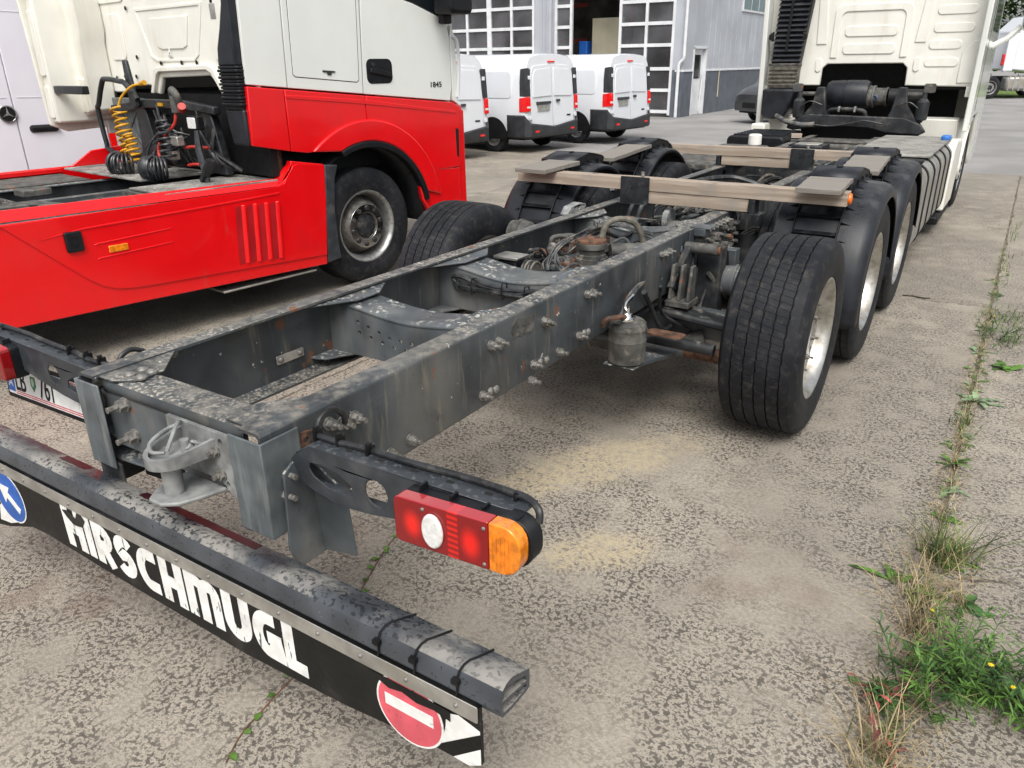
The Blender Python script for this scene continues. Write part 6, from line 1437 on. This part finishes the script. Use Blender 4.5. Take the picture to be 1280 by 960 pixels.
# tall van behind the red tractor: only its rear doors show
BV = thing('tall_van', 'tall white van with star badge behind the red tractor unit', 'van', loc=(-7.40,3.30,0), rz=R(78))
bp = section(1.0, 2.72, .42, .16)
b = B(); rows = []
for y, k in ((0,.97),(.06,.995),(.2,1),(4.2,1),(5.0,.96),(5.6,.85)):
    rows.append([(x*k, y, z*(1 if y < 4.5 else (.78 if y < 5.2 else .5))) for x, z in bp])
b.grid(rows); n = len(bp); b.f.append(tuple(range(n))); b.f.append(tuple((len(rows)-1)*n+i for i in reversed(range(n)))); b.obj('body', M['vanlilac'], BV, ang=30)
for s in (-1,1):
    q = lambda p: [(s*x, z) for x, z in p]
    dd = B().prism(q([(.005,.58),(.90,.58),(.90,2.30),(.82,2.52),(.005,2.56)]), 'y', -.022, .01).obj('rear_door', M['vanlilac'], BV, bev=.008)
    B().prism(q([(.05,1.52),(.86,1.50),(.86,1.508),(.05,1.528)]), 'y', -.026,-.02).obj('door_crease', M['vanlilac'], BV)
    B().prism(q([(.05,2.36),(.84,2.34),(.84,2.348),(.05,2.368)]), 'y', -.026,-.02).obj('door_crease', M['vanlilac'], BV)
    B().prism(q([(.91,.9),(.985,.9),(.985,1.5),(.91,1.5)]), 'y', -.02,.03).obj('tail_lamp', M['redbright'], BV, bev=.006)
    for y in (1.0,4.3):
        w_ = thing('wheel', None, None, loc=(s*.86, y, .35), rz=0 if s > 0 else math.pi, parent=BV, )
        mk('tyre', WHM, M['tyre'], w_); mk('rim', RIMM, M['rim'], w_)
B().prism([(-.98,.55),(.98,.55),(1.0,.36),(-1.0,.36)], 'y', -.10,.05).obj('bumper', M['vangrey'], BV, bev=.03)
B().prism([(-.62,.60),(-.30,.66),(-.02,.66),(-.02,.57),(-.62,.57)], 'y', -.07,-.02).obj('step_cover', M['vangrey'], BV, bev=.02)
EM = thing('round_badge', None, None, loc=(-.075,-.026,1.36), parent=BV)
B().prism(circ(0,0,.085,40), 'y', -.010,.006).obj('badge_disc', M['black'], EM, bev=.003)
B().prism(circ(0,0,.088,40), 'y', -.016,-.004, holes=[circ(0,0,.076,40)]).obj('badge_ring', M['chrome'], EM, bev=.002)
star = []
for k in range(3):
    a = R(90+120*k); star += [(.077*math.cos(a), .077*math.sin(a)), (.013*math.cos(a+R(60)), .013*math.sin(a+R(60)))]
B().prism(star, 'y', -.015,-.009).obj('badge_star', M['chrome'], EM)
B().prism(rrect(.10,.39,1.155,1.235,.035,5), 'y', -.035,-.02).obj('handle_recess', M['vangrey'], BV, bev=.006)
B().prism(rrect(.12,.39,1.18,1.215,.015,4), 'y', -.06,-.034).obj('handle', M['black'], BV, bev=.008)

# ================================================================ far white truck, lawn and trees beyond the yard
FTK = thing('distant_truck', 'distant white tractor unit with silver tank at the far side of the yard', 'truck', loc=(.35,46.5,0), rz=R(-62))
def fb(name, m, *a, bev=.02): return B().box(*a).obj(name, m, FTK, bev=bev)
B().prism([(-.45,1.30),(1.7,1.1),(1.8,2.6),(1.3,3.75),(.3,3.7),(-.40,3.0)], 'x', -1.2,1.2).obj('cab', M['vanwhite'], FTK, bev=.06)
fb('rear_fairing', M['vanwhite'], .95,1.22,-.85,-.4,1.25,2.9); fb('rear_fairing', M['vanwhite'], -1.22,-.95,-.85,-.4,1.25,2.9)
fb('stack', M['plasticdark'], 1.205,1.24,.62,.72,.8,3.3)
fb('frame', M['darksteel'], -.45,.45,-3.6,2.2,.75,1.0); fb('tank', M['tanksilver'], .6,1.2,-.55,.5,.35,1.0,bev=.12); fb('tank', M['tanksilver'], -1.2,-.6,-.55,.5,.35,1.0,bev=.12)
fb('skirt', M['vanwhite'], .9,1.2,.75,1.2,.35,1.1)
for k in range(4): fb('tank_strap', M['alutrim'], .59,1.215,-.45+.25*k,-.40+.25*k,.34,1.01,bev=.01)
fb('rear_lamp', M['redbright'], 1.0,1.23,-.93,-.86,1.5,2.0)
for x in (-1.05,1.05):
    for y in (-1.25,1.6): wheel('wheel', FTK, (x,y,.5), 1 if x > 0 else -1, 'front')
lw = B(); rows = []
for j in range(3): rows.append([(-30+90*i/30, 41.5+j*20+ (2*math.sin(i*1.3) if j == 0 else 0) + (6 if (j == 0 and i < 10) else 0), .02+.15*j) for i in range(31)])
# narrow lawn strip in front of the trees
B().box(-2.0,40,47.2,70,-.02,.05).obj('lawn', M['lawn'], kind='structure')
rt = random.Random(42)
LEAF = [(-.10,0,0),(.0,-.06,.03),(.12,0,0),(.0,.06,.03)]
def tree(label, x, y, h, rad, seed, n=2600, z0=1.2):
    r_ = random.Random(seed); Tt = thing('tree', label, 'tree', loc=(x,y,0), group='trees behind the yard')
    b = B(); b.tube(spline([(0,0,-.1),(.1,.05,h*.25),(-.1,.1,h*.55),(.05,0,h*.85)],5), [.32-.26*i/15 for i in range(16)], 10)
    limbs = []
    for k in range(9):
        z = h*(.22+.07*k); a = r_.uniform(0,6.28); l = rad*(.9-.05*k)
        e = (l*math.cos(a), l*math.sin(a), z+h*.15); limbs.append(e)
        b.tube(spline([(0,0,z),(l*.5*math.cos(a),l*.5*math.sin(a),z+h*.09),e],4),[.12-.01*i for i in range(9)],6)
    b.obj('trunk', M['bark'], Tt)
    c = B(); cl = []
    for k in range(46):
        t = r_.random(); z = z0+(h-z0)*t; rr = rad*math.sin(math.pi*min(1,.12+.85*t))**.6*(.35+.65*r_.random()); a = r_.uniform(0,6.28)
        cl.append((rr*math.cos(a), rr*math.sin(a), z, r_.uniform(.5,1.1)))
    for i in range(n):
        cx_, cy_, cz_, cr = cl[i % len(cl)]
        d_ = Vector((r_.gauss(0,1), r_.gauss(0,1), r_.gauss(0,.8))).normalized()*cr*(r_.random()**.4)
        p = Vector((cx_, cy_, cz_))+d_; s_ = r_.uniform(1.0,2.2)
        m_ = Matrix.Rotation(r_.uniform(0,6.28),3,'Z') @ Matrix.Rotation(r_.uniform(-1,1),3,'X') @ Matrix.Rotation(r_.uniform(-1,1),3,'Y')
        c.add([tuple(p + m_ @ (Vector(v)*s_)) for v in LEAF], [(0,1,2,3)])
    c.obj('crown', M['treeleaf'], Tt)
for i, (x, y, h, rd) in enumerate(((-1.5,60,11,4.2),(4.5,58,12,4.6),(10.5,62,10,4.0),(16.5,57,12,4.8),(-7.0,66,12,4.5),(1.5,68,14,5.0),(7.5,70,13,5.2))):
    tree(['tree at the left end of the row behind the distant truck','tall broad tree straight behind the distant truck','smaller tree just right of the distant truck','big tree at the far right of the row','tree behind the workshop corner, left of the others','tallest tree in the second row behind the distant truck','second-row tree to the right of the tallest'][i], x, y, h, rd, 100+i)

# ================================================================ weeds in the joints
def blade(b, r_, p, l, w, lean, az, n=4, droop=.6):
    pts = []
    for i in range(n+1):
        t = i/n; out = lean*l*(t**1.4); z = l*(t-droop*lean*t*t*.6)
        pts.append((p[0]+math.cos(az)*out, p[1]+math.sin(az)*out, p[2]+max(.003, z), w*(1-t**1.5)+.0006))
    px, py = -math.sin(az), math.cos(az)
    vs = []
    for x, y, z, ww in pts: vs += [(x+px*ww/2, y+py*ww/2, z), (x-px*ww/2, y-py*ww/2, z)]
    b.add(vs, [(2*i, 2*i+1, 2*i+3, 2*i+2) for i in range(n)])
def leaf(b, p, az, pitch, l, w, curl=.3, n=5):
    vs = []; px, py = -math.sin(az), math.cos(az)
    for i in range(n+1):
        t = i/n; ww = w*math.sin(math.pi*(.06+.92*t))**.8*(1+.18*(-1)**i); d_ = l*t
        z = p[2] + d_*math.sin(pitch) - curl*l*t*t; x = p[0]+math.cos(az)*d_*math.cos(pitch); y = p[1]+math.sin(az)*d_*math.cos(pitch)
        vs += [(x+px*ww/2, y+py*ww/2, max(.004,z+.15*ww)), (x, y, max(.003,z)), (x-px*ww/2, y-py*ww/2, max(.004,z+.15*ww))]
    fs = []
    for i in range(n): fs += [(3*i,3*i+1,3*i+4,3*i+3),(3*i+1,3*i+2,3*i+5,3*i+4)]
    b.add(vs, fs)
def weed(label, x, y, seed, grass=0, gl=.12, rosette=0, rl=.10, rw=.03, dry=0, dl=.2, bush=0, bl=.22, flowers=0, redl=0, spread=.06, leafm='leaf', along=0, lean=.7):
    r_ = random.Random(seed); Wd = thing('weed', label, 'weed', loc=(x,y,0), group='weeds in the concrete joint')
    pos = lambda: (r_.gauss(0,spread*.5), r_.gauss(0,spread*.5 + along), -.004)
    if grass:
        b = B()
        for i in range(grass): blade(b, r_, pos(), gl*r_.uniform(.4,1.2), r_.uniform(.0025,.006), r_.uniform(.1,lean), r_.uniform(0,6.28))
        b.obj('grass_tuft', M['grass'], Wd, kind='stuff')
    if dry:
        b = B()
        for i in range(dry): blade(b, r_, pos(), dl*r_.uniform(.4,1.3), r_.uniform(.0015,.0035), r_.uniform(.3,1.3), r_.uniform(0,6.28), droop=.9)
        b.obj('dry_stalks', M['drygrass'], Wd, kind='stuff')
    for i in range(rosette):
        b = B(); a = i*2.4+r_.uniform(-.3,.3); leaf(b, pos(), a, r_.uniform(.1,.7), rl*r_.uniform(.6,1.2), rw*r_.uniform(.7,1.2)); b.obj('leaf', M[leafm], Wd)
    for i in range(redl):
        b = B(); a = r_.uniform(0,6.28); p = pos(); q0 = Vector((p[0], p[1], 0)); q1 = q0+Vector((math.cos(a)*.03, math.sin(a)*.03, r_.uniform(.03,.09))); b.tube([q0, q0.lerp(q1,.6)+Vector((0,0,.012)), q1], .0016, 5); leaf(b, q1, a, r_.uniform(-.2,.5), .045*r_.uniform(.6,1.2), .013); b.obj('leaf', M['redleaf'], Wd)
    fl = []
    for i in range(bush):
        b = B(); a = r_.uniform(0,6.28); L_ = bl*r_.uniform(.5,1.15); ln_ = r_.uniform(.2,1.1); p0 = pos(); pts = []
        for k in range(7):
            t = k/6; pts.append(Vector((p0[0]+math.cos(a)*L_*ln_*t**1.2, p0[1]+math.sin(a)*L_*ln_*t**1.2, L_*(t-.28*ln_*t*t))))
        b.tube(pts, [.0022-.0002*k for k in range(7)], 5)
        for k in range(16):
            t = .15+.85*k/16; q_ = pts[min(5,int(t*6))].lerp(pts[min(6,int(t*6)+1)], t*6 % 1)
            leaf(b, q_, a+r_.uniform(-1.9,1.9), r_.uniform(.0,.9), .042*r_.uniform(.6,1.3), .0062, .25, 3)
        b.obj('leafy_stem', M[leafm] if i % 3 else M['leaf2'], Wd); fl.append(pts[-1])
    for i in range(flowers):
        p = fl[i % len(fl)] if fl else Vector((r_.gauss(0,.05), r_.gauss(0,.05), .12)); b = B()
        for k in range(9): leaf(b, p+Vector((0,0,.004)), k*.7, .25, .010, .005, .1, 2)
        b.lathe([(0,.004),(.004,.0035),(.005,0)], tuple(p+Vector((0,0,.003))), 'z', 7); b.obj('flower', M['flower'], Wd)
    return Wd
weed('tall dry straw and reddish stalks at the lower edge, right foreground', 1.86,.78, 1, grass=34, dry=90, dl=.22, redl=8, spread=.06, along=.05)
weed('bushy feathery weed with yellow flowers, largest in the right foreground', 2.02,1.15, 2, bush=70, bl=.20, flowers=2, spread=.15, grass=40, gl=.15)
weed('feathery yellow-flowered weed at the right edge behind the largest one', 2.22,1.12, 12, bush=34, bl=.19, flowers=3, spread=.12)
weed('reddish-leaved seedling beside the foreground straw', 1.83,1.00, 3, redl=8, dry=26, dl=.14, rosette=7, rl=.07, rw=.035, leafm='leaf2', bush=8, bl=.12)
weed('mat of dry straw between the two green clumps', 1.89,1.45, 4, dry=260, dl=.18, spread=.09, along=.12, grass=40, gl=.14)
weed('broad green grass clump with toothed leaves, mid right', 1.93,1.88, 5, grass=110, gl=.22, rosette=10, rl=.13, rw=.036, spread=.09, dry=70, dl=.18, lean=1.3)
weed('flat toothed rosette lying left of the grass clump', 1.80,1.62, 6, rosette=7, rl=.14, rw=.03, spread=.04, dry=8)
weed('dark broad leaves just in front of the grass clump', 2.0,1.62, 16, rosette=6, rl=.14, rw=.035, leafm='leaf2', spread=.03, dry=30, dl=.15)
weed('small seedling with round leaf in the joint above the grass clump', 1.88,2.20, 7, rosette=4, rl=.07, rw=.04, spread=.03, dry=12, dl=.10)
weed('small rosette with four spreading leaves beside the rear tyre line', 1.875,2.75, 8, rosette=6, rl=.12, rw=.026, spread=.02, dry=6)
weed('short yellowish tuft in the joint near the second rosette', 1.885,3.25, 9, grass=46, gl=.08, spread=.06, along=.05)
weed('pale flat rosette with bluish leaves in the joint', 1.90,3.62, 10, rosette=9, rl=.17, rw=.036, leafm='leafpale', spread=.03)
weed('low creeping plant with brownish leaves in the joint', 1.90,4.05, 11, rosette=9, rl=.07, rw=.026, spread=.06, along=.08, dry=10, dl=.08)
weed('bright green leafy plant at the right edge of the picture', 2.03,4.32, 13, rosette=12, rl=.10, rw=.05, spread=.06)
weed('wiry weed with one yellow flower by the slab corner', 2.0,4.85, 14, bush=18, bl=.16, flowers=1, spread=.14, dry=14, dl=.12)
weed('flat mossy grass mat beyond the slab corner', 2.06,5.45, 15, grass=230, gl=.07, spread=.26, lean=1.2)
weed('thin row of seedlings far along the joint', 1.93,7.2, 17, grass=20, gl=.10, rosette=8, rl=.06, rw=.02, spread=.04, along=.35, dry=20, dl=.12)
weed('tiny tuft farthest along the joint', 1.95,9.0, 18, grass=24, gl=.12, spread=.05, along=.3, dry=10)
def vine(label, pts, seed, nleaf):
    r_ = random.Random(seed); V = thing('creeping_vine', label, 'weed'); P = spline([(x,y,.004) for x,y in pts],6)
    B().tube(P, .0022, 5).obj('stem', M['stemred'], V)
    for i in range(nleaf):
        p = P[int((i+.5)/nleaf*(len(P)-1))]; b = B(); leaf(b, p, r_.uniform(0,6.28), .3, r_.uniform(.025,.045), .022, .2, 4); b.obj('leaf', M['leaf'], V)
    return V
vine('thin creeping vine with small leaves under the right tail lamp', [(.15,.50),(.10,.62),(.06,.72),(.03,.80),(.0,.92)], 1, 7)
vine('thin creeping weed on the concrete below the lettered bumper', [(.34,-.22),(.30,-.14),(.28,-.05),(.26,.06),(.25,.16)], 2, 5)
lit = random.Random(77); b = B()
for i in range(1500):
    y = .62+lit.random()**1.6*5.2; w_ = .03+.05*math.exp(-((y-1.5)/.8)**2)
    blade(b, lit, (1.885+lit.gauss(0,w_), y, -.003), lit.uniform(.015,.07), lit.uniform(.0012,.003), lit.uniform(.8,1.6), lit.uniform(0,6.28), 3, .9)
b.obj('joint_litter', M['drygrass'], kind='stuff', label='dry straw litter strewn along the weedy concrete joint', cat='litter')
b = B()
for i in range(900):
    y = .62+lit.random()**1.3*7.5
    blade(b, lit, (1.887+lit.gauss(0,.018), y, -.003), lit.uniform(.015,.06), lit.uniform(.0015,.004), lit.uniform(.3,1.4), lit.uniform(0,6.28), 3, .8)
b.obj('joint_grass', M['grass'], kind='stuff', label='short sparse grass rooted in the concrete joint', cat='grass')
for i in range(9):
    y = [2.45,2.95,3.1,3.45,3.85,4.55,5.1,6.1,6.6][i]
    weed(['small seedling left of the grass clump top','tiny leafy seedling below the pale rosette','bent seedling in the joint near the second wheel','little rosette just before the pale one','brownish seedling behind the pale rosette','seedling cluster near the slab corner','wispy seedling at the slab corner','small seedling past the cross joint','last leafy seedling before the thin row'][i], 1.887+lit.uniform(-.015,.02), y, 200+i, rosette=lit.randint(4,8), rl=lit.uniform(.05,.09), rw=.022, spread=.03, along=.03, dry=8, dl=.1, leafm=lit.choice(('leaf','leaf2','leafpale')))
# grey asphalt crack weeds and litter
B().tube(spline([(1.26,5.72,.006),(1.33,5.74,.008),(1.40,5.72,.006),(1.46,5.74,.006)],5),.006,5).obj('twig', M['bark'], label='small dark twig lying on the slab joint right of the wheels', cat='twig')
